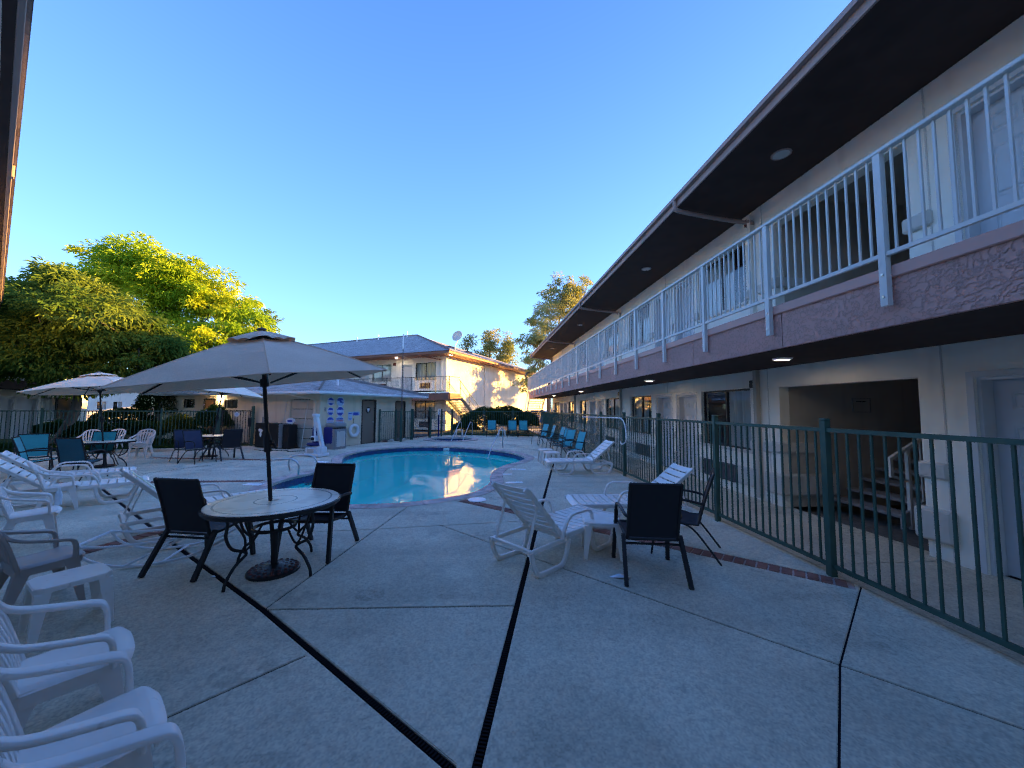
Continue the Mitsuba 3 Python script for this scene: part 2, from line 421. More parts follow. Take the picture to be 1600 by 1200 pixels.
# concrete deck: one sheet of slabs cut by its joints, brick strips and the coping
deck = Polygon([(3.66, -4.6), (3.66, 22.3), (1.83, 22.75), (-1.9, 23.65), (-3.0, 22.4), (-4.2, 20.2), (-5.0, 18.9), (-6.4, 15.5), (-9.93, 17.15), (-10.75, 16.9), (-11.3, 15.1),
                (-12.06, 14.86), (-15.97, 13.72), (-16.6, 13.5), (3.2, -3.1)])
def seg(P, w): return LineString(P).buffer(w / 2, cap_style=2, join_style=2)
STRIPS = [((-.36, 6.98), (3.62, 3.43)), ((-3.95, 6.75), (-4.95, 3.75)), ((-5.0, 9.02), (-9.6, 8.98)), ((-6.3, 12.45), (-10.9, 13.2))]
strips = unary_union([seg(s, .21) for s in STRIPS])
WIDE = [[(-.06, 1.2), (-.13, 1.88), (-1.8, 3.36), (-4.05, 5.22), (-7.9, 8.46), (-9.9, 10.15)], [(-.04, 1.2), (-.01, 1.87), (1.08, 6.63), (1.86, 9.95), (2.75, 13.6), (1.2, 17.3), (.2, 19.6)],
        [(-8.9, 9.35), (-7.25, 12.7), (-6.4, 14.6)]]
THIN = [[(-2.6, 1.45), (-1.19, 2.75)], [(-1.81, 3.37), (-1.27, 6.55)], [(-1.81, 3.37), (.31, 3.29)], [(-.6, 5.55), (.79, 4.09), (1.94, 2.88), (2.91, 1.87), (3.66, 1.1)], [(3.66, 3.4), (2.41, 2.41), (.2, .3)],
        [(-3.76, 5.2), (-1.36, 5.43), (.63, 5.66)], [(-4.6, 7.6), (-6.9, 6.9), (-8.6, 7.3)], [(.5, 8.3), (3.66, 7.7)], [(.62, 9.35), (3.66, 9.05)], [(-4.85, 11.2), (-7.9, 11.2)], [(-5.1, 14.2), (-6.6, 14.6)], [(1.75, 13.2), (3.66, 13.3)],
        [(-1.6, 21.5), (-1.3, 23.5)], [(-.3, 20.6), (3.66, 21.)], [(-2.9, 19.8), (-4.6, 19.2)], [(-3.2, 16.9), (-3.0, 19.6)], [(-9.9, 10.15), (-15.2, 12.2)], [(-9.6, 14.9), (-10.2, 12.6), (-9.3, 9.7)]]
cuts = unary_union([seg(w, .050) for w in WIDE] + [seg(t, .012) for t in THIN] + [strips, pool_out.buffer(.008), spa_out.buffer(.008)])
slabs = deck.difference(cuts)
labels['deck'] = {'kind': 'structure', 'label': 'bluish grey broom finished concrete pool deck with dark joints'}
struct('deck__joint_bed', poly_prism(deck.difference(unary_union([pool_out, spa_out, strips, *[seg(w, .052) for w in WIDE[:2]]])), -.095, -.0055), 'm_joint')
for g in sorted(getattr(slabs, 'geoms', [slabs]), key=lambda q: -q.area):
    if g.area > .02:
        g = g.simplify(.002)
        put('deck__slab', cat(poly_prism(g, -.05, -.004), poly_prism(g.buffer(-.005, join_style=2), -.0045, 0.)), 'm_concrete')
for k in labels.copy():
    if k.startswith('deck__'): labels[k] = {'label': 'dark bed under the slab joints'}
# ribbed rubber in the two wide joints in front
rib = [poly_prism(unary_union([seg(w, .0515) for w in WIDE[:2]]).intersection(deck).difference(unary_union([pool_out, spa_out, strips])), -.095, -.014)]
for W in WIDE[:2]:
    L = LineString(W[1:4]); n = int(min(L.length, 6) / .022)
    for i in range(n):
        p = np.array(L.interpolate(i * .022).coords[0]); q = np.array(L.interpolate(i * .022 + .01).coords[0]); t = (q - p) / np.linalg.norm(q - p); a = np.array([-t[1], t[0]]) * .019
        rib.append(hexa([(*(p - a), -.016), (*(q - a), -.016), (*(q + a), -.016), (*(p + a), -.016)], [(*(p - a * .9), -.003), (*(q - a * .9), -.003), (*(q + a * .9), -.003), (*(p + a * .9), -.003)]))
put('deck__joint_filler', cat(rib), 'm_joint'); labels['deck__joint_filler'] = {'label': 'ribbed black rubber in the wide joints', 'kind': 'stuff'}

for P, Q in STRIPS:
    P, Q = np.array(P), np.array(Q); L = np.linalg.norm(Q - P); t = (Q - P) / L; a = np.array([-t[1], t[0]])
    n = int(L / .108); far_ = np.linalg.norm((P + Q) / 2) > 9.5
    rows = []
    key = struct('brick_strip', poly_prism(seg((P, Q), .209), -.094, -.012), 'm_coping')
    for i in range(n):
        c = P + t * (.108 * i + .054); w, h = .048, .0985; j = rng.uniform(-.002, .002, 2)
        co = [c + t * sx * w + a * sy * h for sx, sy in ((-1, -1), (1, -1), (1, 1), (-1, 1))]
        co2 = [c + t * sx * (w - .004) + a * sy * (h - .004) for sx, sy in ((-1, -1), (1, -1), (1, 1), (-1, 1))]
        if np.cross(np.r_[t, 0], np.r_[a, 0])[2] < 0: co, co2 = co[::-1], co2[::-1]
        put(key + '__brick', hexa([(*p, -.03) for p in co], [(*p, .001 + j[0]) for p in co2]), 'm_brick')

# coping bricks round the pool
Pin, n = resample(pool_poly, .108)
T_ = np.roll(Pin, -1, 0) - np.roll(Pin, 1, 0); T_ /= np.linalg.norm(T_, axis=1, keepdims=True); Nout = np.c_[T_[:, 1], -T_[:, 0]]
Pout = Pin + Nout * COPING
labels['swimming_pool'] = {'label': 'kidney shaped swimming pool with turquoise water and pale brick coping', 'category': 'pool'}
put('swimming_pool__coping_bed', poly_prism(pool_out.difference(pool_poly.buffer(.03)), -.095, -.006), 'm_coping')
for i in range(n):
    i2 = (i + 1) % n; A0, A1, B0, B1 = Pin[i], Pin[i2], Pout[i], Pout[i2]
    s = lambda p, q, f: p + (q - p) * f
    q = [s(A0, A1, .02), s(A0, A1, .98), s(B0, B1, .98), s(B0, B1, .02)]
    m = [s(A0, A1, .05) + Nout[i] * .012, s(A0, A1, .95) + Nout[i] * .012, s(B0, B1, .95), s(B0, B1, .05)]
    q, m = q[::-1], m[::-1]
    put('swimming_pool__coping_brick', cat(hexa([(*p, -.055) for p in q], [(*p, -.006) for p in q]), hexa([(*p, -.006) for p in q], [(*p, .004) for p in m])), 'm_coping')
# basin: tile band, plaster walls and floor
WATER = -.185
Pb, nb = resample(pool_poly.buffer(.02), .15)
def ring_wall(P, z0, z1, inward=True):
    n = len(P); V = np.vstack([np.c_[P, np.full(n, z0)], np.c_[P, np.full(n, z1)]]); Fs = []
    for i in range(n):
        j = (i + 1) % n; Fs += [[i, n + i, n + j], [i, n + j, j]] if inward else [[i, j, n + j], [i, n + j, n + i]]
    return V, np.array(Fs)
def ring_band(P, z0, z1):                # with uv in metres along the wall
    P = np.vstack([P, P[:1]]); n = len(P); s = np.r_[0, np.cumsum(np.linalg.norm(np.diff(P, axis=0), axis=1))]
    V = np.vstack([np.c_[P, np.full(n, z0)], np.c_[P, np.full(n, z1)]]); uv = np.vstack([np.c_[s, np.full(n, z0)], np.c_[s, np.full(n, z1)]]); Fs = []
    for i in range(n - 1): Fs += [[i, n + i, n + i + 1], [i, n + i + 1, i + 1]]
    return trimesh.Trimesh(V, np.array(Fs), process=False), uv
m, uv = ring_band(Pb, -.40, -.045)
put('swimming_pool__tile_band', m, 'm_tile', True, uv=uv); labels['swimming_pool__tile_band'] = {'label': 'dark blue waterline tiles'}
def pool_depth(y): return np.interp(y, [6.5, 9, 12, 15, 17], [-2.0, -1.9, -1.45, -1.15, -1.05])
Z = pool_depth(Pb[:, 1]); V = np.vstack([np.c_[Pb, np.full(nb, -.40)], np.c_[Pb, Z]]); Fs = []
for i in range(nb):
    j = (i + 1) % nb; Fs += [[i, j, nb + j], [i, nb + j, nb + i]]
v2, f2 = poly_sheet(Polygon(Pb), 0.); v2[:, 2] = pool_depth(v2[:, 1])
steps_ = []
for k in range(3):
    steps_.append(poly_prism(Polygon(Pb).intersection(Point(-5.1, 8.9).buffer(1.35 - .32 * k)), -1.95, -1.05 + .25 * k))
put('swimming_pool__basin', cat([(V, np.array(Fs)), (v2, f2)] + steps_), 'm_plaster')
labels['water'] = {'kind': 'structure', 'label': 'calm turquoise pool water mirroring the sunlit wall'}
wp = Polygon(Pb).buffer(.005)
minx, miny, maxx, maxy = wp.bounds
h = .12; nx, ny = int((maxx - minx) / h) + 2, int((maxy - miny) / h) + 2
gx, gy = np.meshgrid(minx + np.arange(nx) * h, miny + np.arange(ny) * h, indexing='ij')
import meshkit
def ripple(x, y):
    p = np.stack([x * 1.1, y * .8, np.zeros_like(x)], -1); q = np.stack([x * 3.2, y * 2.3, np.ones_like(x)], -1)
    return (meshkit.noise(p, 3) - .5) * .0016 + (meshkit.noise(q, 4) - .5) * .0006
def cells(P, gx, gy, z, ripple_):
    V = np.stack([gx, gy, z + ripple_(gx, gy)], -1); nx, ny = gx.shape; idx = np.arange(nx * ny).reshape(nx, ny)
    a, b, c, d = idx[:-1, :-1].ravel(), idx[1:, :-1].ravel(), idx[1:, 1:].ravel(), idx[:-1, 1:].ravel()
    V = V.reshape(-1, 3); cx = (V[a] + V[c]) / 2
    big = P.buffer(h * .9); keep = shapely.contains_xy(big, cx[:, 0], cx[:, 1])
    f = np.vstack([np.c_[a, b, c][keep], np.c_[a, c, d][keep]])
    used = np.unique(f); rm = np.zeros(len(V), int); rm[used] = np.arange(len(used)); V = V[used]
    out = ~shapely.contains_xy(P, V[:, 0], V[:, 1])
    for i in np.nonzero(out)[0]:
        q = P.exterior.interpolate(P.exterior.project(Point(V[i, 0], V[i, 1]))).coords[0]; V[i, :2] = q
    return V, rm[f]
struct('water__pool_surface', cells(wp, gx, gy, WATER, ripple), 'm_water', smooth=True); labels.pop('water__pool_surface')

# spa
labels['spa'] = {'label': 'small round spa pool behind the big pool', 'category': 'spa'}
ang = np.linspace(0, 2 * math.pi, 41)[:-1]
for i in range(40):
    a0, a1 = 2 * math.pi * (i + .03) / 40, 2 * math.pi * (i + .97) / 40
    P4 = [(SPA[0] + r * math.cos(a), SPA[1] + r * math.sin(a)) for r, a in ((SPA_R - .03, a0), (SPA_R + .29, a0), (SPA_R + .29, a1), (SPA_R - .03, a1))]
    put('spa__coping_brick', hexa([(*p, -.06) for p in P4], [(*p, .03) for p in P4]), 'm_coping')
c_ = np.c_[SPA[0] + SPA_R * np.cos(ang), SPA[1] + SPA_R * np.sin(ang)]
m, uv = ring_band(c_, -.45, .0); put('spa__tile_band', m, 'm_tile', True, uv=uv)
put('spa__basin', cat(ring_wall(c_, -1.0, -.45), poly_sheet(Polygon(c_), -1.0), poly_prism(Polygon(c_).difference(Point(*SPA).buffer(.72)), -.98, -.55)), 'm_plaster')
put('spa__water', poly_sheet(Polygon(c_).buffer(.004), -.15), 'm_water')

# white depth tiles, skimmer lid and stencil plates on the deck
def plate(key, label, x, y, w, d, a, cat_='marker', matk='m_white', group=None):
    k = put(key, xf(cbox(-w / 2, -d / 2, .001, w / 2, d / 2, .006, .002), tr(x, y) @ rz(a)), matk); tag(k, label, cat_, group); return k
k = put('skimmer_disc', xf(disc(.17, .002, .012, 28, .004), tr(-.08, 6.98)), 'm_white', 30); tag(k, 'round white skimmer lid in the deck where brick strip meets coping', 'lid')
plate('depth_marker', 'long white depth marker on the deck at the pool waist, nearest of three', .74, 8.55, .40, .16, .1)
plate('depth_marker', 'short white depth marker beside the inward curve of the coping', .66, 9.6, .26, .12, 0)
plate('depth_marker', 'white depth marker above the inward curve of the coping', 1.0, 10.35, .42, .15, -.3)
plate('depth_marker', 'white depth marker at the right tip of the pool', 1.98, 12.9, .3, .15, .2)
plate('depth_marker', 'white depth marker left of the pool beside the ladder', -4.98, 8.62, .2, .4, 1.4)
plate('depth_marker', 'white depth marker on the deck by the pool lift', -4.95, 12.0, .2, .42, 1.2)
k = put('depth_marker', xf(cbox(-.13, -.004, -.17, .13, .006, -.06, .002), tr(-1.55, 16.46)), 'm_white'); tag(k, 'square white depth tile set in the far waterline band', 'marker')

# walkway of the right building, planting beds
struct('walkway', poly_prism(Polygon([(3.668, -8), (5.40, -8), (5.40, 30), (3.668, 30)]).difference(unary_union([seg([(3.6, y), (5.5, y)], .012) for y in (-3, .4, 3.9, 6.6, 10.1, 13.6, 17.1, 20.6, 24.1, 27.5)])), -.09, 0.), 'm_walk')
struct('walkway_bed', poly_prism(Polygon([(3.668, -8), (5.40, -8), (5.40, 30), (3.668, 30)]), -.094, -.015), 'm_joint')
bed = Polygon([(-11.35, 15.15), (-15.97, 13.80), (-19, 12.93), (-26, 12.0), (-26, 34), (-13, 30), (-15.4, 20.0), (-9.95, 17.2), (-10.7, 17.05)])
struct('lawn', poly_prism(bed, -.099, .05), 'm_grass')
kb = seg([(-10.92, 16.9), (-11.35, 15.1), (-12.06, 14.9), (-15.97, 13.76), (-19, 12.9)], .15)
struct('kerb', poly_prism(kb, -.09, .11), 'm_concrete')
struct('back_bed', poly_prism(Polygon([(-1.95, 23.8), (3.5, 22.5), (3.5, 27.4), (-1.5, 27.4), (-2.6, 25.2)]), -.099, .04), 'm_grass')
def blades(poly, n, hmin, hmax, seed, z):
    r = np.random.default_rng(seed); x0, y0, x1, y1 = poly.bounds
    P = r.uniform((x0, y0), (x1, y1), (n, 2)); P = P[shapely.contains_xy(poly, P[:, 0], P[:, 1])]; n = len(P)
    a = r.uniform(0, 2 * math.pi, n); hh = r.uniform(hmin, hmax, n); w = .012 + .01 * r.random(n); l = r.uniform(.2, .7, n) * hh; b = r.uniform(0, 2 * math.pi, n)
    c0 = np.c_[P[:, 0] - w * np.cos(a), P[:, 1] - w * np.sin(a), np.full(n, z)]; c1 = np.c_[P[:, 0] + w * np.cos(a), P[:, 1] + w * np.sin(a), np.full(n, z)]
    c2 = np.c_[P[:, 0] + l * np.cos(b), P[:, 1] + l * np.sin(b), z + hh]
    return np.stack([c0, c1, c2], 1).reshape(-1, 3), np.arange(3 * n).reshape(-1, 3)
k = put('grass', blades(Polygon([(-11.4, 15.3), (-17, 13.6), (-20, 13.3), (-20, 20), (-13, 19), (-10.4, 17.1)]), 26000, .05, .16, 3, .05), 'm_leaf_bush'); tag(k, 'short dark grass along the left pool fence', 'grass', kind='stuff')

# ------------------------------------------------------------------ doors, windows and units shared by the buildings (local: facing -x, y along the wall)
def rect(y0, y1, z0, z1): return Polygon([(y0, z0), (y1, z0), (y1, z1), (y0, z1)])
def add_door(owner, x, y0, y1, z0, M, matk='m_door', panels=True, jamb='m_jamb', depth=.17, knob='lo', h=2.06):
    """A recessed six panel door: leaf at x + depth. Children: door__panel, door__knob; frame."""
    fr = cat(box(x - .012, y0 - .06, z0, x + .03, y0, z0 + h + .06), box(x - .012, y1, z0, x + .03, y1 + .06, z0 + h + .06), box(x - .012, y0, z0 + h, x + .03, y1, z0 + h + .06),
             box(x + .032, y0, z0, x + depth + .03, y0 + .035, z0 + h), box(x + .032, y1 - .035, z0, x + depth + .03, y1, z0 + h), box(x + .032, y0 + .036, z0 + h - .035, x + depth + .03, y1 - .036, z0 + h - .001))
    k = put(owner + '__door', xf(box(x + depth, y0 + .037, z0 + .012, x + depth + .045, y1 - .037, z0 + h - .037), M), matk)
    put(k + '__frame', xf(fr, M), jamb)
    w = y1 - y0 - .07; a = y0 + .035
    if panels:
        for (f0, f1) in ((.14, .45), (.55, .86)):
            for (g0, g1) in ((.12, .40), (.48, .76), (.82, .93)):
                Y0, Y1, Z0, Z1 = a + w * f0, a + w * f1, z0 + h * g0, z0 + h * g1; c = .035; X = x + depth
                rim = cat(box(X - .006, Y0, Z0, X + .001, Y0 + .02, Z1), box(X - .006, Y1 - .02, Z0, X + .001, Y1, Z1), box(X - .006, Y0 + .02, Z0, X + .001, Y1 - .02, Z0 + .02), box(X - .006, Y0 + .02, Z1 - .02, X + .001, Y1 - .02, Z1))
                raised = hexa([(X + .001, Y0 + c, Z0 + c), (X + .001, Y0 + c, Z1 - c), (X + .001, Y1 - c, Z1 - c), (X + .001, Y1 - c, Z0 + c)],
                              [(X - .010, Y0 + c + .02, Z0 + c + .02), (X - .010, Y0 + c + .02, Z1 - c - .02), (X - .010, Y1 - c - .02, Z1 - c - .02), (X - .010, Y1 - c - .02, Z0 + c + .02)])
                put(k + '__panel', xf(cat(rim, (raised[0], raised[1][:, ::-1])), M), matk)
    ky = y0 + .12 if knob == 'lo' else y1 - .12
    put(k + '__knob', xf(cat(xf(lathe([(1e-4, 0), (.028, 0), (.028, .008), (.012, .012), (.012, .03), (.027, .04), (.027, .055), (1e-4, .065)], 12), tr(x + depth, ky, z0 + 1.0) @ ry(-math.pi / 2)),
                             xf(disc(.02, 0, .012, 12), tr(x + depth, ky, z0 + 1.16) @ ry(-math.pi / 2))), M), 'm_steel', 30)
    return k

def curtain_mesh(x, y0, y1, z0, z1, seed):
    r = np.random.default_rng(seed); n = int((y1 - y0) / .022); ys = np.linspace(y0, y1, n); ph = np.cumsum(r.uniform(.35, .75, n))
    X = x + .022 * np.sin(ph)
    P = np.stack([np.stack([X, ys, np.full(n, z0)], -1), np.stack([X, ys, np.full(n, z1)], -1)], 1)
    return grid(P, .004)

def add_window(owner, x, y0, y1, z0, z1, M, seed=1, split=.5, depth=.07, frame='m_bronze', drawn=(.0, .55)):
    k = numbered(owner + '__window'); t = .035; X0, X1 = x + depth, x + depth + .05; ym = y0 + (y1 - y0) * split
    fr = cat(box(X0, y0, z0, X1, y0 + t, z1), box(X0, y1 - t, z0, X1, y1, z1), box(X0, y0 + t, z1 - t, X1, y1 - t, z1), box(X0, y0 + t, z0, X1, y1 - t, z0 + t), box(X0 - .006, ym - .022, z0 + t, X1, ym + .022, z1 - t))
    put(k, xf(fr, M), frame)
    for a, b, o in ((y0 + t, ym - .022, .03), (ym + .022, y1 - t, .018)):
        v = np.array([[x + depth + o, a, z0 + t], [x + depth + o, b, z0 + t], [x + depth + o, b, z1 - t], [x + depth + o, a, z1 - t]])
        put(k + '__pane', xf((v, np.array([[0, 2, 1], [0, 3, 2]])), M), 'm_glass')
    put(k + '__sill', xf(box(x - .03, y0 - .03, z0 - .05, x + depth - .002, y1 + .03, z0 - .001), M), 'm_band')
    L = y1 - y0
    put(k + '__curtain', xf(curtain_mesh(x + depth + .16, y0 + L * drawn[0] + .02, y0 + L * drawn[1], z0 - .05, z1 + .05, seed), M), 'm_curtain', 40)
    return k

def add_ac(owner, x, y0, y1, z0, z1, M, matk='m_ac'):
    k = put(owner + '__air_conditioner', xf(cat(box(x - .035, y0, z0, x + .03, y0 + .03, z1), box(x - .035, y1 - .03, z0, x + .03, y1, z1), box(x - .035, y0 + .03, z0, x + .03, y1 - .03, z0 + .03), box(x - .035, y0 + .03, z1 - .03, x + .03, y1 - .03, z1),
                                                        box(x + .0, y0 + .03, z0 + .03, x + .01, y1 - .03, z1 - .03)), M), matk)
    n = 11; dz = (z1 - z0 - .06) / n
    sl = [hexa([(x - .028, y0 + .03, z0 + .03 + i * dz), (x - .004, y0 + .03, z0 + .035 + i * dz + dz * .5), (x - .004, y1 - .03, z0 + .035 + i * dz + dz * .5), (x - .028, y1 - .03, z0 + .03 + i * dz)],
               [(x - .028, y0 + .03, z0 + .038 + i * dz), (x - .004, y0 + .03, z0 + .043 + i * dz + dz * .5), (x - .004, y1 - .03, z0 + .043 + i * dz + dz * .5), (x - .028, y1 - .03, z0 + .038 + i * dz)]) for i in range(n)]
    put(k + '__grille', xf(cat(sl + [box(x - .03, (y0 + y1) / 2 - .012, z0 + .03, x - .002, (y0 + y1) / 2 + .012, z1 - .03)]), M), matk); labels[k + '__grille'] = {'label': 'thin louvre blades', 'kind': 'stuff'}
    return k

def add_band(owner, x, y0, y1, z0, z1, M):
    put(owner + '__stucco_band', xf(cbox(x - .055, y0, z0, x + .01, y1, z1, .025), M), 'm_band', 35)

# ------------------------------------------------------------------ the two storey motel wing on the right
A = 'motel_wing'
tag(A, 'two storey white stucco motel wing with brown balcony band on the right', 'motel')
XW, XR, XE, YEND, YST = 5.26, 3.56, 3.69, 27.55, -8.
I4 = np.eye(4)
MODS = [6.65 + 6.97 * k for k in range(3)]
WINS, DOORS, ACS = [], [], []
for b in MODS:
    WINS += [(b + .23, b + 1.88), (b + 4.52, b + 6.17)]; DOORS += [(b + 2.13, b + 2.98, 'lo'), (b + 3.30, b + 4.15, 'hi')]; ACS += [(b + .70, b + 1.78), (b + 4.62, b + 5.70)]
WINS += [(.25, 1.9)]; DOORS += [(2.62, 3.55, 'lo')]; ACS += [(.5, 1.6)]
for fl, z0 in enumerate((0., 2.975)):
    ztop = 2.45 if fl == 0 else 5.588
    zb = 0. if fl == 0 else 2.975
    wall = rect(YST, YEND, zb, ztop)
    holes = [rect(a, b, z0 + .89, z0 + 2.12) for a, b in WINS] + [rect(a, b, zb - .01, z0 + 2.06) for a, b, _ in DOORS] + [rect(4.06, 6.17, zb - .01, z0 + 2.10)]
    wall = wall.difference(unary_union(holes))
    key = put(A + '__wall', yz_wall(wall, XW, XW + .18), 'm_stucco')
    # side strips that read as control joints
    for y in (3.82, 6.42, 10.13, 17.1, 24.07):
        put(A + '__control_joint', box(XW - .006, y - .009, zb if y not in (10.13, 17.1, 24.07) else z0 + 2.12, XW + .001, y + .009, ztop), 'm_band')
    for i, (a, b) in enumerate(WINS): add_window(A, XW, a, b, z0 + .89, z0 + 2.12, I4, 10 * fl + i, drawn=((.0, .56), (.42, 1.), (.0, 1.), (.5, 1.))[(i + fl) % 4])
    for a, b, kn in DOORS: add_door(A, XW, a, b, z0, I4, knob=kn)
    for a, b in ACS: add_ac(A, XW, a, b, z0 + .19, z0 + .55, I4)
    for b in MODS:
        for (p, q) in ((b - .28, b - .10), (b + .10, b + .235), (b + 1.87, b + 2.05), (b + 3.06, b + 3.22), (b + 4.23, b + 4.53), (b + 6.16, b + 6.60)):
            add_band(A, XW, p, q, z0 + .91, z0 + 1.10, I4)
        for (p, q) in ((b - .28, b - .10), (b + .10, b + .66), (b + 1.82, b + 2.05), (b + 3.06, b + 3.22), (b + 4.23, b + 4.58), (b + 5.74, b + 6.60)):
            add_band(A, XW, p, q, z0 + .20, z0 + .56, I4)
    put(A + '__stucco_band', cbox(XW - .055, 3.80, z0 + .91, XW + .18, 4.10, z0 + 1.10, .025), 'm_band', 35)
    put(A + '__stucco_band', cbox(XW - .09, 3.76, z0 + .20, XW + .22, 4.14, z0 + .57, .03), 'm_band', 35)
    put(A + '__stucco_band', cbox(XW - .055, 6.12, z0 + .93, XW + .62, 6.42, z0 + 1.12, .025), 'm_band', 35)
    put(A + '__stucco_band', cbox(XW - .055, 6.11, z0 + .20, XW + 1.05, 6.42, z0 + .57, .03), 'm_band', 35)
    # stair passage
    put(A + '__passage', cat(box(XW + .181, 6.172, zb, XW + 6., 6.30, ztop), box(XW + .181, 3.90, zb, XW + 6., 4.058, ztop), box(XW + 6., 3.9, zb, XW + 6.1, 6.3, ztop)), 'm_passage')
    # dark rooms behind the windows
    put(A + '__room', cat(box(XW + 1.6, YST, zb, XW + 1.7, 3.85, ztop), box(XW + 1.6, 6.35, zb, XW + 1.7, YEND, ztop)), 'm_room')
    for y in [b + .0 for b in MODS]:
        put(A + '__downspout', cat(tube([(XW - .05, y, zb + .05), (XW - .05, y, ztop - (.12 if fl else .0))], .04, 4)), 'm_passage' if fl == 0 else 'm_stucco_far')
for b in MODS + [YEND]: put(A + '__party_wall', box(XW + .181, b - .28 if b == YEND else b + 3.10, 0., XW + 1.6, b - .06 if b == YEND else b + 3.18, 5.58), 'm_room')
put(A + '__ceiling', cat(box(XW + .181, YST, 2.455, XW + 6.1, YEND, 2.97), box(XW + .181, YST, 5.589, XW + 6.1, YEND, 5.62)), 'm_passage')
put(A + '__end_wall', cat(box(XW + .181, YEND - .2, 0, 12.2, YEND, 2.454), box(XW + 6.11, YEND - .2, 2.454, 12.2, YEND, 5.588), box(XW + .181, YEND - .2, 2.971, XW + 6.1, YEND, 5.588), box(12.0, YST, 0, 12.2, YEND - .21, 5.588), box(XW + .181, YST, 0, 12., YST + .2, 2.454)), 'm_stucco_far')
# stairs inside the passage, climbing away from the walkway
for i in range(9):
    x0 = 6.11 + .30 * i
    put(A + '__stair_tread', cbox(x0, 4.97, .17 * (i + 1) - .05, x0 + .33, 6.15, .17 * (i + 1), .01), 'm_bin')
put(A + '__stair_rail', cat(tube([(5.86, 4.93, 1.02), (5.86, 4.93, .74)], .022, 4), tube([(5.86, 4.93, 1.0), (8.4, 4.93, 2.42)], .022, 4), tube([(5.86, 4.93, .76), (6.2, 4.93, .66)], .018, 4), tube([(6.14, 4.93, 0), (6.14, 4.93, 1.14)], .022, 4), tube([(7.1, 4.93, 0), (7.1, 4.93, 1.66)], .022, 4),
                            *[tube([(6.35 + .25 * i, 4.93, .32 + .15 * i), (6.35 + .25 * i, 4.93, 1.25 + .14 * i)], .009, 4) for i in range(7)]), 'm_rail')
put(A + '__stringer', hexa([(6.0, 4.921, 0), (8.8, 4.921, 1.2), (8.8, 4.96, 1.2), (6.0, 4.96, 0)], [(6.0, 4.921, .2), (8.8, 4.921, 1.72), (8.8, 4.96, 1.72), (6.0, 4.96, .2)]), 'm_bin')
k = put('notice_plaque', cat(cbox(6.66, 6.160, 1.67, 6.99, 6.171, 1.90, .003)), 'm_passage'); tag(k, 'small framed notice on the tan wall inside the stair passage', 'sign')
put(k + '__frame', cat(box(6.65, 6.150, 1.66, 7.0, 6.170, 1.67), box(6.65, 6.150, 1.90, 7.0, 6.170, 1.91), box(6.65, 6.150, 1.671, 6.66, 6.170, 1.899), box(6.99, 6.150, 1.671, 7.0, 6.170, 1.899)), 'm_bin')
put(k + '__heading', box(6.72, 6.156, 1.845, 6.92, 6.160, 1.86), 'm_bronze')
# balcony slab: floor, stuccoed edge panels, trim, dark soffit
put(A + '__balcony_floor', box(3.665, YST, 2.86, XW - .001, YEND + 1.3, 2.972), 'm_walk')
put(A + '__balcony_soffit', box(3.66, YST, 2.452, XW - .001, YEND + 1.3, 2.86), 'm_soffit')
EJ = [YST, -3., 1.2, 4.15, 6.05, 10.2, 14.3, 18.4, 22.5, 25.2, YEND + 1.3]
for a, b in zip(EJ, EJ[1:]): put(A + '__edge_panel', box(3.61, a + .006, 2.45, 3.659, b - .006, 2.869), 'm_lace')
put(A + '__edge_panel', box(3.66, YEND + 1.3, 2.45, 5.25, YEND + 1.34, 2.869), 'm_lace')
put(A + '__edge_trim', cat(cbox(3.585, YST, 2.87, 3.70, YEND + 1.36, 2.978, .008)), 'm_trim')
# balcony railing, a thing of its own: posts with brackets, rails, balusters
Rl = tag('balcony_railing', 'long pale grey metal railing along the upper walkway of the right wing', 'railing')
S, Y0 = 1.337, 2.94
ys = [Y0 + S * i for i in range(-6, 19)] + [YEND + 1.3]
for i, y in enumerate(ys):
    pk = put(Rl + '__post', cat(box(XR - .03, y - .03, 2.62, XR + .022, y + .03, 4.012)), 'm_rail')
    if 5 < i < 14: put(pk + '__bolt', cat(xf(disc(.011, 0, .01, 8), tr(XR - .03, y, 2.70) @ ry(-math.pi / 2)), xf(disc(.011, 0, .01, 8), tr(XR - .03, y, 2.90) @ ry(-math.pi / 2))), 'm_steel')
put(Rl + '__handrail', cat(cbox(XR - .036, YST, 4.013, XR + .03, YEND + 1.34, 4.05, .006), cbox(XR + .03, YEND + 1.28, 4.013, 5.2, YEND + 1.34, 4.05, .006)), 'm_rail')
put(Rl + '__bottom_rail', box(XR - .02, YST, 3.062, XR + .016, YEND + 1.3, 3.098), 'm_rail')
bal, extra = mkply(box(-.0085, -.0085, 3.0985, .0085, .0085, 4.0125), 'm_rail'), []
for a, b in zip(ys, ys[1:]):
    n = 12 if b - a > 1.2 else 8
    for j in range(n):
        y = a + (b - a) * (j + 1) / (n + 1)
        if y < -2: extra.append(box(XR - .0085, y - .0085, 3.0985, XR + .0085, y + .0085, 4.0125)); continue
        scene[numbered(Rl + '__baluster')] = {**bal, 'to_world': TF().translate([XR, float(y), 0.])}
put(Rl + '__end_balusters', cat(extra), 'm_rail'); labels[Rl + '__end_balusters'] = {'label': 'balusters beyond the frame', 'kind': 'stuff'}
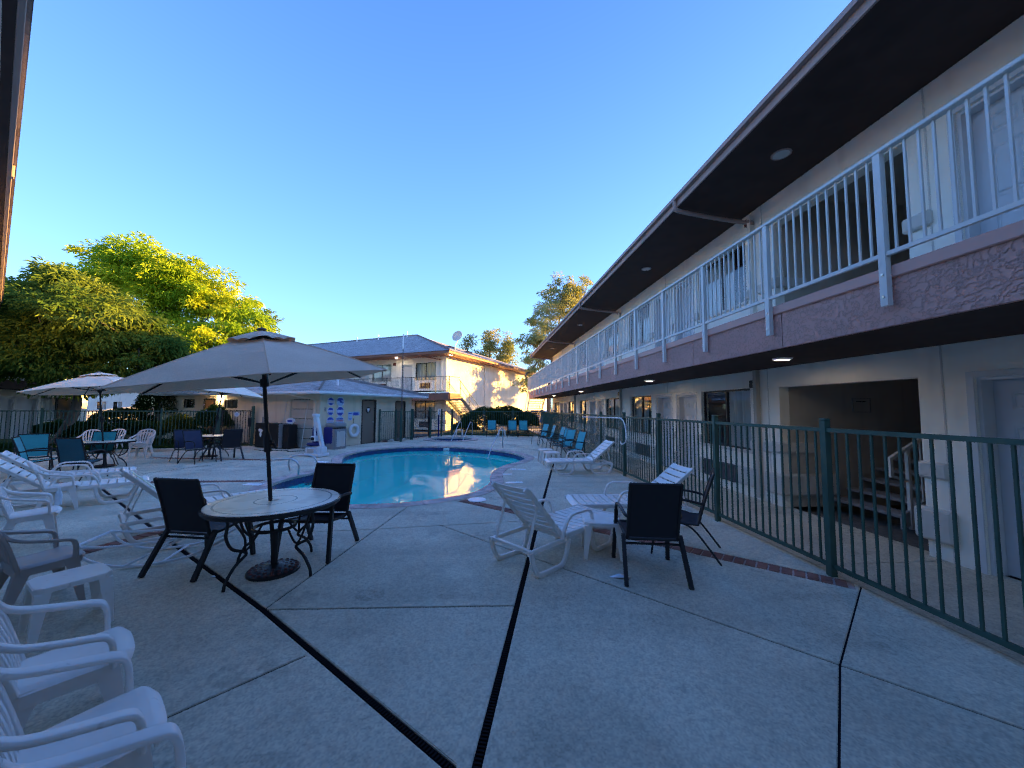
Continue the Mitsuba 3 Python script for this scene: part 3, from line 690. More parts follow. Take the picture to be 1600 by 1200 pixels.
# roof with its eave
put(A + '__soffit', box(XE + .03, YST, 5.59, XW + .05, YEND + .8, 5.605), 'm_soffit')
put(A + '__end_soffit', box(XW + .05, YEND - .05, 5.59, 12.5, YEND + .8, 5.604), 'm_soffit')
put(A + '__fascia', cat(cbox(XE, YST, 5.585, XE + .03, YEND + .83, 5.745, .004), box(XE + .03, YEND + .80, 5.585, 13., YEND + .83, 5.745)), 'm_fascia')
put(A + '__gutter', cat(tube([(XE - .035, YST, 5.735), (XE - .035, YEND + .8, 5.735)], .034, 4)), 'm_fascia')
V = np.array([[XE - .04, YST, 5.772], [XE - .04, YEND + .86, 5.772], [9.3, YEND - 4.8, 7.42], [9.3, YST, 7.42], [14.9, YEND + .86, 5.772], [14.9, YST, 5.772]])
put(A + '__roof', (V, np.array([[0, 1, 2], [0, 2, 3], [1, 4, 2], [3, 2, 4], [3, 4, 5]])[:, ::-1]), 'm_shingle_b', uv=np.c_[V[:, 1] + V[:, 0] * .3, V[:, 2] * 3])
for y in (6.62, 13.6, 20.58, 27.5):
    put(A + '__gutter_pipe', tube(spline([(XE - .03, y, 5.70), (XE - .02, y, 5.60), (XE + .1, y, 5.50), (XW - .22, y + .12, 5.42), (XW - .06, y + .02, 5.38), (XW - .05, y, 5.30)], 6), .042, 8), 'm_fascia', 40)
for i, y in enumerate((5.05, 9.72, 16.7, 23.6)):
    k = put('ceiling_light', xf(disc(.11, -.012, 0, 24, .006), tr(4.5, y, 5.589)), 'm_band', 30); tag(k, ('round unlit ceiling light in the brown eave, nearest the camera', 'round unlit ceiling light in the brown eave, second from the near end', 'round unlit ceiling light in the brown eave, third from the near end', 'round unlit ceiling light in the brown eave near its far end')[i], 'ceiling light', 'lights under the eave')
    put(k + '__trim', xf(lathe([(.11, -.014), (.135, -.008), (.135, 0), (.11, 0)], 24), tr(4.5, y, 5.589)), 'm_fascia', 30)
for i, (x, y) in enumerate(((4.38, 5.05), (4.36, 9.35), (4.3, 15.9), (4.2, 21.5))):
    k = tag(numbered('walkway_light'), ('lit round light under the balcony, nearest the camera', 'lit round light under the balcony, second from the near end', 'lit round light under the balcony, third from the near end', 'lit round light under the balcony, farthest from the camera')[i], 'ceiling light', 'lights under the balcony')
    v, f = disc(.085, -.022, -.004, 20); 
    scene[k + '__lamp'] = {**mkply(xf((v, f), tr(x, y, 2.452)), 'm_lampglass'), 'emitter': {'type': 'area', 'radiance': rgb((2.2, 1.8, 1.3))}}
    put(k + '__trim', xf(lathe([(.088, -.028), (.125, -.012), (.125, 0), (.088, 0)], 24), tr(x, y, 2.451)), 'm_white', 30)
for i, (y, z) in enumerate(((6.62, 2.12), (13.66, 2.2), (6.60, 5.34), (13.6, 5.34), (20.5, 5.34))):
    k = put('fire_bell', cat(cbox(XW - .07, y + .08, z, XW - .002, y + .2, z + .14, .008)), 'm_redbox' if i > 1 else 'm_bronze'); tag(k, ('dark box on the lower wall beside the near downspout', 'small dark box on the lower wall above the second downspout', 'dark red bell box under the eave beside the near gutter pipe', 'dark red bell box under the eave by the second gutter pipe', 'dark red bell box under the eave by the third gutter pipe')[i], 'alarm box')
# outside stair at the far end of the wing
sk = tag('end_stair', 'open metal stair at the far end of the right wing', 'staircase')
for i in range(15):
    put(sk + '__tread', box(3.75, YEND + 1.35 + .27 * i, 2.78 - .185 * i, 4.9, YEND + 1.63 + .27 * i, 2.83 - .185 * i), 'm_walk')
for x in (3.70, 4.93):
    put(sk + '__stringer', hexa([(x, YEND + 1.35, 2.6), (x, YEND + 5.5, -.15), (x + .05, YEND + 5.5, -.15), (x + .05, YEND + 1.35, 2.6)][::-1], [(x, YEND + 1.35, 2.88), (x, YEND + 5.5, .13), (x + .05, YEND + 5.5, .13), (x + .05, YEND + 1.35, 2.88)][::-1]), 'm_rail')
    put(sk + '__handrail', cat(tube([(x, YEND + 1.35, 3.85), (x, YEND + 5.4, 1.05)], .02, 6), *[tube([(x, YEND + 1.4 + 1.33 * i, 2.8 - .91 * i), (x, YEND + 1.4 + 1.33 * i, 3.82 - .92 * i)], .018, 4) for i in range(4)]), 'm_rail')

# ------------------------------------------------------------------ pool fences: posts, rails, pickets
def fence(key, label, P, Q, post_at, picket=.1156, h=1.51, skip=None, mat_='m_fence'):
    P, Q = np.array(P, float), np.array(Q, float); L = np.linalg.norm(Q - P); t = (Q - P) / L; M = tr(*P) @ rz(math.atan2(t[1], t[0]))
    k = thing(key, label, 'fence')
    post = mkply(cat(box(-.032, -.032, 0, .032, .032, 1.585), cbox(-.037, -.037, 1.585, .037, .037, 1.61, .008)), mat_)
    pk = mkply(box(-.009, -.009, .125, .009, .009, h - .04), mat_)
    ps = sorted(post_at)
    for s in ps: scene[numbered(k + '__post')] = {**post, 'to_world': TF((M @ tr(s)).tolist())}
    for a, b in zip(ps, ps[1:]):
        put(k + '__rail', xf(box(a + .033, -.02, h - .04, b - .033, .02, h), M), mat_)
        put(k + '__rail', xf(box(a + .033, -.016, .085, b - .033, .016, .125), M), mat_)
        n = max(1, int(round((b - a) / picket)) - 1)
        for j in range(n):
            scene[numbered(k + '__picket')] = {**pk, 'to_world': TF((M @ tr(a + (b - a) * (j + 1) / (n + 1))).tolist())}
    return k
fence('pool_fence', 'green metal picket fence between pool deck and right walkway', (3.6, -.06), (3.6, 21.95), [.0, 1.85, 3.70, 5.55, 7.40, 9.25, 11.10, 12.95, 14.80, 16.65, 18.5, 20.3, 22.0])
fence('pool_fence', 'dark green picket fence along the back of the deck before the big hedge', (3.56, 22.0), (-1.83, 23.25), [0.04, 1.75, 3.55, 5.53])
fence('pool_fence', 'dark picket fence before the pool house brown doors', (-5.02, 18.52), (-3.75, 20.03), [0.05, 1.0, 1.97])
fence('pool_fence', 'short dark fence run between the back gate and the spa corner', (-2.95, 21.5), (-1.87, 23.22), [0.0, 1.0, 2.0])
fence('pool_fence', 'long green picket fence behind the left lawn bed', (-11.25, 16.72), (-17.4, 14.76), [0., 1.84, 3.7, 5.3, 6.45])
def gate(label, P, Q, sign):
    P, Q = np.array(P, float), np.array(Q, float); L = np.linalg.norm(Q - P); M = tr(*P) @ rz(math.atan2(*(Q - P)[::-1])); k = thing('pool_gate', label, 'gate')
    put(k + '__post', xf(cat(box(-.05, -.05, 0, .05, .05, 1.62)), M), 'm_fence'); put(k + '__post', xf(box(L - .05, -.05, 0, L + .05, .05, 1.72), M), 'm_fence')
    put(k + '__frame', xf(cat(box(.08, -.02, .1, .12, .02, 1.53), box(L - .12, -.02, .1, L - .08, .02, 1.53), box(.121, -.02, 1.49, L - .121, .02, 1.53), box(.121, -.02, .1, L - .121, .02, .14)), M), 'm_bronze')
    n = int(L / .11)
    for j in range(n): put(k + '__picket', xf(box(.12 + (L - .24) * (j + .5) / n - .009, -.009, .141, .12 + (L - .24) * (j + .5) / n + .009, .009, 1.489), M), 'm_bronze')
    put(k + '__latch', xf(cbox(L - .16, -.06, .85, L - .04, .05, 1.2, .01), M), 'm_black')
    if sign:
        put(k + '__sign', xf(disc(.10, 0, .006, 24), M @ tr(sign, -.024, 1.36) @ rx(math.pi / 2)), 'm_white')
        put(k + '__sign_mark', xf(disc(.055, .0065, .009, 16), M @ tr(sign, -.024, 1.36) @ rx(math.pi / 2)), 'm_signpale')
    return k
gate('dark picket gate with round white sign left of the pool house', (-11.15, 16.72), (-9.98, 17.02), .62)
gate('dark mesh gate at the far corner of the pool house', (-3.72, 20.08), (-2.98, 21.42), None)
# things on the far fence
k = put('fence_sign', xf(cbox(-.11, -.02, 1.28, .11, -.005, 1.62, .003), tr(-2.54, 22.1) @ rz(1.0)), 'm_white'); tag(k, 'small white sign board on dark post near the spa', 'sign')
put(k + '__marks', xf(cat(box(-.06, -.0235, 1.52, .05, -.0205, 1.56), box(-.05, -.0235, 1.44, .06, -.0205, 1.47), box(-.06, -.0235, 1.36, .05, -.0205, 1.385)), tr(-2.54, 22.1) @ rz(1.0)), 'm_bronze')
put(k + '__post', xf(box(-.045, 0, 0, .045, .06, 1.5), tr(-2.54, 22.1) @ rz(1.0)), 'm_navyseat')
k = put('rescue_hook', tube(spline([(3.535, 12.9, 1.40), (3.535, 9.6, 1.455), (3.53, 9.2, 1.44), (3.50, 8.92, 1.33), (3.48, 8.78, 1.1), (3.47, 8.80, .9), (3.46, 9.0, .82), (3.46, 9.1, .87)], 8), .014, 8), 'm_white', 40); tag(k, 'long white rescue hook hung along the green fence top', 'rescue pole')
k = put('pole_mast', tube([(-4.02, 18.86, 0), (-4.02, 18.86, 4.65)], .022, 8), 'm_darkrail', 40); tag(k, 'tall thin mast with white tip in front of the pool house', 'mast')
put(k + '__tip', tube([(-4.02, 18.86, 4.65), (-4.02, 18.86, 5.4)], .032, 8), 'm_white', 40); put(k + '__foot', box(-4.07, 18.81, 0, -3.97, 18.91, 1.65), 'm_fence')

# ------------------------------------------------------------------ hip roofed pool house
C = tag('pool_house', 'tan pool house with low grey hip roof and white gutter behind the pool', 'pool house')
th = math.radians(26); MC = np.eye(4); MC[:3, 0] = (-math.cos(th), math.sin(th), 0); MC[:3, 1] = (math.sin(th), math.cos(th), 0); MC[:3, 3] = (-6.55, 15.56, 0)   # x: left along the front, y: into depth (mirrored frame)
LC, DC, HC = 11.0, 6.0, 2.36
def cm(m): return xf(m, MC)
# front wall (y = 0) with openings: garage door, two small windows, door
fw = rect(0, LC, 0, HC).difference(unary_union([rect(.38, 1.72, -.01, 2.02), rect(5.1, 6.03, 1.62, 2.02), rect(8.26, 9.18, 1.62, 2.04), rect(6.7, 7.52, -.01, 2.05)]))
v, f = poly_prism(fw, 0, .15); put(C + '__wall', cm((np.c_[v[:, 0], v[:, 2], v[:, 1]], f[:, ::-1])), 'm_tan')
# side wall (x = 0) with two doors
sw = rect(.151, DC, 0, HC).difference(unary_union([rect(2.28, 3.18, -.01, 2.04), rect(4.62, 5.42, -.01, 2.02)]))
v, f = poly_prism(sw, 0, .15); put(C + '__wall', cm((np.c_[v[:, 2], v[:, 0], v[:, 1]], f)), 'm_tan')
put(C + '__wall', cm(cat(box(LC - .15, .151, 0, LC, DC, HC), box(.151, DC - .15, 0, LC - .151, DC, HC))), 'm_tan')
put(C + '__corner_trim', cm(cat(box(-.022, -.022, 0, .09, -.001, HC - .01), box(-.022, .0, 0, -.001, .09, HC - .01))), 'm_tan')
for b_ in (1.32, 1.75): put(C + '__batten', cm(box(-.014, b_, 1.32, -.001, b_ + .02, HC - .01)), 'm_tan')
put(C + '__batten', cm(box(-.02, .12, 1.30, -.001, 2.1, 1.325)), 'm_tan')
sec = 5
for i in range(sec): put(C + '__garage_panel', cm(cbox(.385, .05, .01 + i * .402, 1.715, .09, .402 * (i + 1) - .012, .008)), 'm_garage')
for d0, d1, hh in ((2.28, 3.18, 2.04), (4.62, 5.42, 2.02)):
    k = put(C + '__door', cm(box(.05, d0 + .045, .012, .095, d1 - .045, hh - .045)), 'm_browndoor')
    put(k + '__frame', cm(cat(box(-.015, d0 - .02, 0, .12, d0 + .04, hh), box(-.015, d1 - .04, 0, .12, d1 + .02, hh), box(-.015, d0 + .041, hh - .04, .12, d1 - .041, hh + .02))), 'm_bronze')
    put(k + '__knob', cm(xf(disc(.03, 0, .05, 10), tr(.05, d1 - .12, 1.0) @ ry(-math.pi / 2))), 'm_steel')
    if d0 < 3:
        put(k + '__louvre', cm(box(.043, 2.62, .2, .051, 2.85, .36)), 'm_browndoor')
        k2 = put(k + '__sign', cm(xf(disc(.15, 0, .008, 28), tr(.049, 2.73, 1.56) @ ry(-math.pi / 2))), 'm_black'); labels[k2] = {'label': 'round dark restroom sign with a pale triangle'}
        put(k + '__sign_triangle', cm((np.array([[.038, 2.73 - .10, 1.64], [.038, 2.73 + .10, 1.64], [.038, 2.73, 1.44], [.0405, 2.73 - .10, 1.64], [.0405, 2.73 + .10, 1.64], [.0405, 2.73, 1.44]]), np.array([[0, 2, 1], [3, 4, 5], [0, 1, 4], [0, 4, 3], [1, 2, 5], [1, 5, 4], [2, 0, 3], [2, 3, 5]]))), 'm_white')
def cwin(x0, x1, z0, z1):
    k = put(C + '__window', cm(cat(box(x0, .03, z0, x1, .07, z0 + .03), box(x0, .03, z1 - .03, x1, .07, z1), box(x0, .03, z0 + .031, x0 + .03, .07, z1 - .031), box(x1 - .03, .03, z0 + .031, x1, .07, z1 - .031), box((x0 + x1) / 2 - .015, .03, z0 + .031, (x0 + x1) / 2 + .015, .07, z1 - .031))), 'm_bronze')
    put(k + '__pane', cm((np.array([[x0, .05, z0], [x1, .05, z0], [x1, .05, z1], [x0, .05, z1]]), np.array([[0, 1, 2], [0, 2, 3]]))), 'm_glass')
cwin(5.1, 6.03, 1.62, 2.02); cwin(8.26, 9.18, 1.62, 2.04)
k = put(C + '__door', cm(box(6.74, .04, .01, 7.48, .08, 2.01)), 'm_orangedoor'); labels[k] = {'label': 'warm orange brown door under the wall lamp'}
put(k + '__frame', cm(cat(box(6.68, -.015, 0, 6.735, .12, 2.05), box(7.485, -.015, 0, 7.54, .12, 2.05), box(6.736, -.015, 2.015, 7.484, .12, 2.07))), 'm_bronze')
k = put('wall_lamp', cm(cat(cbox(6.16, -.02, 1.98, 6.42, -.001, 2.14, .004))), 'm_bronze'); tag(k, 'lit wall lamp beside the orange brown door', 'wall lamp')
v, f = cm(cbox(6.18, -.11, 1.99, 6.40, -.022, 2.12, .02)); scene[k + '__lamp'] = {**mkply((v, f), 'm_lampglass'), 'emitter': {'type': 'area', 'radiance': rgb((4.5, 3.5, 1.9))}}
put(C + '__room', cm(cat(box(.151, 1.2, 0, LC - .16, 1.3, HC), box(1.0, .16, HC - .1, LC - .2, 1.19, HC - .05))), 'm_room')
OV = .6
put(C + '__soffit', cm(cat(box(-OV + .03, -OV + .03, HC - .14, LC + OV - .03, -.001, HC - .11), box(-OV + .03, -.0005, HC - .14, -.001, DC + OV - .03, HC - .11))), 'm_tan')
put(C + '__fascia', cm(cat(box(-OV, -OV, HC - .16, LC + OV, -OV + .03, HC - .05), box(-OV, -OV + .0305, HC - .16, -OV + .03, DC + OV, HC - .05), box(LC + OV - .03, -OV + .0305, HC - .16, LC + OV, DC + OV, HC - .05))), 'm_white')
put(C + '__gutter', cm(cat(tube([(-OV - .06, -OV - .035, HC - .075), (LC + OV, -OV - .035, HC - .075)], .04, 4), tube([(-OV - .035, -OV - .06, HC - .075), (-OV - .035, DC + OV, HC - .075)], .04, 4))), 'm_white')
put(C + '__downspout', cm(tube(spline([(.98, -OV - .03, HC - .11), (.9, -OV + .05, HC - .2), (.3, -.16, HC - .34), (.2, -.06, HC - .42), (.2, -.05, HC - .6), (.2, -.05, .05)], 5), .035, 8)), 'm_tan', 40)
R = OV + .05; rid = .93; hw = (DC + 2 * R) / 2
V = np.array([[-R, -R, HC - .04], [LC + R, -R, HC - .04], [LC + R, DC + R, HC - .04], [-R, DC + R, HC - .04], [-R + hw, -R + hw, HC - .04 + rid], [LC + R - hw, -R + hw, HC - .04 + rid]])
def hip(owner, V, M, matk, quads):
    for q in quads:
        P = V[list(q)]; e = P[1] - P[0]; e /= np.linalg.norm(e); n = np.cross(e, P[2] - P[0]); n /= np.linalg.norm(n); u = np.cross(n, e)
        uv = np.c_[(P - P[0]) @ e, (P - P[0]) @ u]
        f = [[0, i, i + 1] for i in range(1, len(q) - 1)]
        W = xf((P, np.array(f)), M)[0]; f = np.array(f)
        if np.cross(W[f[0][1]] - W[f[0][0]], W[f[0][2]] - W[f[0][0]])[2] < 0: f = f[:, ::-1]
        put(owner + '__roof', (W, f), matk, uv=uv)
hip(C, V, MC, 'm_shingle_c', [(0, 1, 5, 4), (3, 0, 4), (2, 3, 4, 5), (1, 2, 5)])
for a, b in ((0, 4), (3, 4), (4, 5)):
    p, q = V[a], V[b]; n = max(2, int(np.linalg.norm(q - p) / .3))
    caps = []
    for i in range(n):
        s0, s1 = p + (q - p) * i / n, p + (q - p) * (i + 1.1) / n
        caps.append(tube([s0 + [0, 0, .02], s1 + [0, 0, .012]], 0, 6, flat=(.11, .016)))
    put(C + '__ridge_cap', cm(cat(caps)), 'm_shingle_c')
k = put(C + '__roof_vent', cm(cat(cbox(2.0, 1.7, HC + .30, 2.4, 2.0, HC + .62, .03))), 'm_redbox')
put(C + '__roof_vent', cm(tube([(.6, 1.4, HC + .3), (.6, 1.4, HC + .75)], .05, 10)), 'm_white')

# things at the pool house wall
def octagon(cx, cz, r, x):
    a = np.arange(8) * math.pi / 4 + math.pi / 8; return [(x, cx + r * math.cos(t) / math.cos(math.pi / 8), cz + r * math.sin(t) / math.cos(math.pi / 8)) for t in a]
def oct_mesh(cx, cz, r, x0, x1, zlo=-9, zhi=9):
    P = Polygon([(p[1], p[2]) for p in octagon(cx, cz, r, 0)]).intersection(rect(-99, 99, zlo, zhi))
    v, f = poly_prism(P, 0, x1 - x0); return np.c_[x0 + v[:, 2], v[:, 0], v[:, 1]], f
SG = [(.50, 1.93, .165, 0), (.50, 1.52, .165, 1), (.50, 1.13, .175, 2), (1.0, 1.93, .20, 3), (1.0, 1.52, .20, 1), (1.0, 1.12, .205, 4)]
SN = ['small octagonal blue sign with pale red band, top of left column', 'small octagonal blue sign with white band, middle of left column', 'tilted pale octagonal sign with blue corner, bottom of left column',
      'octagonal sign with jagged dark blue wave pattern, top of right column', 'larger octagonal blue sign with pale blue band, middle of right column', 'larger octagonal sign with red and pink middle band, bottom of right column']
for (cy, cz, r, kind), nm in zip(SG, SN):
    k = put('safety_sign', cm(oct_mesh(cy, cz, r, -.018, -.004)), 'm_signpale'); tag(k, nm, 'sign', 'octagonal signs on the pool house wall')
    put(k + '__border', cm(cat(*[tube([p, q], .008, 4) for p, q in zip(octagon(cy, cz, r - .004, -.021), (lambda o: o[1:] + o[:1])(octagon(cy, cz, r - .004, -.021)))])), 'm_white')
    def bandz(z0, z1, m, dx=0.): put(k + '__band', cm(oct_mesh(cy, cz, r * .90, -.0205 - dx, -.0185, cz + z0 * r, cz + z1 * r)), m)
    if kind == 0: bandz(.35, .9, 'm_signblue'); bandz(-.9, -.42, 'm_signblue'); bandz(-.30, .22, 'm_signpink')
    if kind == 1: bandz(.30, .9, 'm_signblue'); bandz(-.9, -.32, 'm_signblue'); bandz(-.2, .18, 'm_signpink' if cy < .7 else 'm_signpale')
    if kind == 2: bandz(.2, .8, 'm_signblue'); bandz(-.3, .1, 'm_signpink'); bandz(-.85, -.5, 'm_signblue')
    if kind == 3:
        bandz(.30, .75, 'm_signblue')
        v, f = poly_prism(Polygon([(cy - .17, cz + .02), (cy - .05, cz + .04), (cy - .02, cz - .05), (cy + .10, cz - .04), (cy + .13, cz - .12), (cy + .17, cz - .02), (cy + .10, cz + .0), (cy + .02, cz + .055), (cy - .08, cz + .055), (cy - .1, cz + .03), (cy - .17, cz + .05)]), 0, .002)
        put(k + '__wave', cm((np.c_[-.0205 + v[:, 2], v[:, 0], v[:, 1]], f)), 'm_signblue')
    if kind == 4: bandz(.58, .9, 'm_signpale', .001); bandz(.22, .5, 'm_signblue'); bandz(-.9, -.36, 'm_signblue'); bandz(-.25, .16, 'm_signpink'); bandz(-.12, .05, 'm_signred', .002)
k = put('wall_notice', cm(cbox(-.016, 1.46, 1.12, -.003, 1.68, 1.48, .002)), 'm_signpale'); tag(k, 'upright pale blue notice on the pool house wall above the life ring', 'notice')
put(k + '__header', cm(box(-.0185, 1.48, 1.40, -.0165, 1.66, 1.44)), 'm_signblue'); put(k + '__box', cm(box(-.0185, 1.50, 1.16, -.0165, 1.64, 1.20)), 'm_signblue')
k = put('wall_notice', cm(cbox(-.016, 1.70, 1.30, -.003, 2.12, 1.50, .002)), 'm_signpale'); tag(k, 'wide blue notice next to the brown door', 'notice')
put(k + '__field', cm(box(-.0185, 1.74, 1.33, -.0165, 2.06, 1.46)), 'm_signblue')
k = tag('life_ring', 'white life ring hung on the pool house wall by the brown door', 'life ring')
tt = np.linspace(0, 2 * math.pi, 37)[:-1]
put(k + '__ring', cm(tube([(-.075, 1.76 + .235 * math.cos(t), .66 + .235 * math.sin(t)) for t in tt], .072, 12, closed=True)), 'm_white', True)
put(k + '__rope', cm(tube([(-.075 - .04 * abs(math.sin(2 * t)), 1.76 + (.312 + .02 * math.sin(2 * t) ** 2) * math.cos(t), .66 + (.312 + .02 * math.sin(2 * t) ** 2) * math.sin(t)) for t in tt], .009, 6, closed=True)), 'm_band', True)
put(k + '__hanger', cm(tube([(-.02, 1.76, 1.2), (-.05, 1.74, 1.12), (-.06, 1.76, .95)], .012, 6)), 'm_bronze')
k = tag('litter_bin', 'square grey brown litter bin with lid by the pool house corner', 'litter bin'); M = MC @ tr(-.42, .44, 0)
put(k + '__body', xf(cbox(-.28, -.29, .0, .28, .29, .82, .02), M), 'm_bin'); put(k + '__panel', xf(cbox(-.288, -.21, .1, -.279, .21, .72, .006), M), 'm_band')
put(k + '__lid', xf(cbox(-.30, -.31, .86, .30, .31, 1.06, .06), M), 'm_bin', 35); put(k + '__slot', xf(box(-.27, -.27, .82, .27, .27, .86), M), 'm_black')
k = tag('towel_cart', 'tall black cabinet with white emblem leaning at the pool house wall', 'cabinet'); M = MC @ tr(2.2, -.40, 0)
put(k + '__case', xf(cbox(-.70, -.22, .03, .70, .22, 1.02, .012), M), 'm_black')
v, f = poly_prism(Polygon([(-.16, .74), (-.07, .79), (.06, .77), (.15, .72), (.12, .66), (.07, .70), (.06, .50), (0, .43), (-.05, .50), (-.06, .68), (-.12, .68)]), 0, .004)
put(k + '__emblem', xf((np.c_[.36 - v[:, 0], -.225 + v[:, 2] * -1 + .004, v[:, 1]], f), M), 'm_white'); labels[k + '__emblem'] = {'label': 'white emblem like a splayed leaf'}
put(k + '__edge', xf(cat(box(-.712, -.225, .03, -.701, .22, 1.02)), M), 'm_taupe')
k = tag('towel_cart', 'lower black box beside the tall black cabinet', 'cabinet'); put(k + '__case', xf(cbox(-.17, -.2, .02, .17, .2, .98, .012), MC @ tr(1.26, -.30, 0)), 'm_black')
k = put('swim_board', xf(cat(hull([(x * .26 * s, y, .13 * z) for x, z, s in ((-1, 0, 1), (-.8, .7, 1), (-.2, 1, 1), (.6, .8, 1), (1, .1, 1), (.7, -.7, 1), (-.4, -1, 1)) for y in (-.02, .02)])), MC @ tr(1.22, -.34, 1.12)), 'm_white'); tag(k, 'white and blue foam swim board lying on the black box', 'swim board')
put(k + '__stripe', xf(hull([(x * .17, y, z * .045) for x, z in ((-1, 0), (-.5, 1), (.6, .8), (1, 0), (.5, -1), (-.6, -.8)) for y in (-.026, .026)]), MC @ tr(1.22, -.34, 1.12)), 'm_signblue')
for i, (x, lab) in enumerate(((.62, 'thin pale pole standing before the panelled garage door'), (1.85, 'thin pale pole behind the black cabinet'))):
    k = put('skimmer_pole', cm(tube([(x, -.3, 0), (x + .03, -.03, 1.95)], .014, 8)), 'm_band'); tag(k, lab, 'pole')
k = put('garden_hose', tube(spline([(-8.9, 15.35, .012), (-8.2, 15.05, .012), (-7.6, 15.15, .012), (-7.3, 14.75, .012), (-6.9, 14.9, .012), (-6.5, 15.0, .012)], 8), .012, 6), 'm_black', 40); tag(k, 'thin black hose lying before the pool house wall', 'hose')
k = put('wall_box', cm(cbox(3.2, -.05, 1.02, 3.34, -.001, 1.25, .006)), 'm_bin'); tag(k, 'small grey electric box on the pool house wall by the gate', 'electric box')
k = put('wall_box', cm(cbox(-.035, .20, 1.52, -.001, .27, 1.68, .006)), 'm_bin'); tag(k, 'tiny grey box left of the octagonal signs', 'electric box')
for i in range(4):
    v = trimesh.creation.icosphere(2, .1); w = np.array(v.vertices) * (1.4, 1, .7); w += (meshkit.noise(w * 9 + i * 7, i)[:, None] - .5) * .06
    k = put('rock', (w + [-4.75 + .22 * i, 18.75 + .3 * i, .05], np.array(v.faces)), 'm_band' if i % 2 else 'm_bark', 60); tag(k, ('small dark stone at the fence foot beside the brown door', 'small pale stone second from the brown door', 'small dark stone third from the brown door', 'small pale stone at the mast foot')[i], 'stone', 'stones at the fence foot')

# ------------------------------------------------------------------ the two storey block behind, its right face in the sun
B = tag('motel_block', 'two storey motel block behind the pool with grey hip roof and sunlit end wall', 'motel')
th = math.radians(28); MB_ = np.eye(4); MB_[:3, 0] = (-math.cos(th), math.sin(th), 0); MB_[:3, 1] = (math.sin(th), math.cos(th), 0); MB_[:3, 3] = (-2.4, 26.1, 0)   # x: left along the front, y: depth (mirrored)
Mb = MB_ @ np.array([[0, 1, 0, 0], [1, 0, 0, 0], [0, 0, 1, 0], [0, 0, 0, 1.]])      # local: facing -x (out of the front), y along the front to the left
LB, DB, FX, RX = 30., 25.4, 1.55, 1.2
def bm(m): return xf(m, Mb)
WB = [(2.15, 4.1), (6.5, 8.5), (11.2, 13.1), (15.4, 17.4)]; DBs = [(4.45, 5.4), (8.85, 9.8), (13.5, 14.4), (17.8, 18.7)]
for fl, z0 in enumerate((0., 2.975)):
    top = 2.45 if fl == 0 else 5.59
    wl = rect(RX, LB, z0, top).difference(unary_union([rect(a, b, z0 + .86, z0 + 2.2) for a, b in WB] + [rect(a, b, z0 - .01, z0 + 2.06) for a, b in DBs]))
    put(B + '__wall', xf(yz_wall(wl, FX, FX + .18), Mb), 'm_stucco')
    for i, (a, b) in enumerate(WB): add_window(B, FX, a, b, z0 + .86, z0 + 2.2, Mb, 40 + i + 10 * fl, drawn=((.0, 1.), (.1, 1.))[i % 2])
    for a, b in DBs: add_door(B, FX, a, b, z0, Mb, panels=False)
    for a, b in WB: add_ac(B, FX, a + .5, b - .5, z0 + .2, z0 + .62, Mb, 'm_redbox' if fl else 'm_ac')
    put(B + '__room', bm(box(FX + 1.5, RX + .2, z0, FX + 1.6, LB, top)), 'm_room')
    if fl == 0: put(B + '__stucco_band', bm(cbox(FX - .05, RX - .05, z0 + .5, FX + .05, 2.0, z0 + .8, .02)), 'm_band')
put(B + '__end_wall', bm(cat(box(FX + .18, RX, 0, FX + DB, RX + .18, 5.59))), 'm_stucco_far'); labels[B + '__end_wall'] = {'label': 'cream end wall in low sunlight with tree shadows'}
put(B + '__end_wall', bm(box(FX, RX, 2.452, FX + .179, RX + .18, 2.974)), 'm_stucco_far')
put(B + '__downspout', bm(tube([(FX - .05, 1.62, 2.98), (FX - .05, 1.62, 5.3)], .045, 4)), 'm_stucco')
put(B + '__downspout', bm(tube([(FX + 6.1, RX - .05, .1), (FX + 6.1, RX - .05, 5.5)], .05, 4)), 'm_stucco_far')
put(B + '__balcony_floor', bm(box(.16, .02, 2.70, FX - .002, LB, 2.80)), 'm_white')
put(B + '__balcony_soffit', bm(box(.16, .03, 2.222, FX - .002, LB, 2.699)), 'm_soffit')
for a, b in ((.0, 1.2), (1.2, 4.4), (4.4, 8.6), (8.6, 15.), (15., 30.)): put(B + '__edge_panel', bm(box(.10, a + .008, 2.22, .159, b - .008, 2.73)), 'm_fascia_b')
put(B + '__edge_panel', bm(box(.16, -.04, 2.22, 1.6, .0, 2.73)), 'm_fascia_b')
Rb = tag('balcony_railing_001', 'thin dark railing on the balcony of the far block', 'railing')
for y in [0., 1.15, 3.3, 5.65, 8.0, 10.35, 12.7, 15.0, 17.4]: put(Rb + '__post', bm(box(.1, y - .02, 2.74, .14, y + .02, 3.90)), 'm_darkrail')
put(Rb + '__handrail', bm(cat(box(.095, -.02, 3.901, .145, 18., 3.94), box(.146, -.02, 3.901, 1.5, .02, 3.94), box(.10, 0., 2.88, .14, 18., 2.91))), 'm_darkrail')
b1 = mkply(box(.113, -.007, 2.911, .127, .007, 3.90), 'm_darkrail')
for i in range(118):
    scene[numbered(Rb + '__baluster')] = {**b1, 'to_world': TF((Mb @ tr(0, .10 + .118 * i, 0)).tolist())}
k = tag('block_stair', 'open tread metal stair coming down from the far block balcony', 'staircase')
for i in range(14):
    put(k + '__tread', bm(box(1.62 + .29 * i, .06, 2.66 - .19 * i, 1.88 + .29 * i, 1.10, 2.70 - .19 * i)), 'm_darkrail')
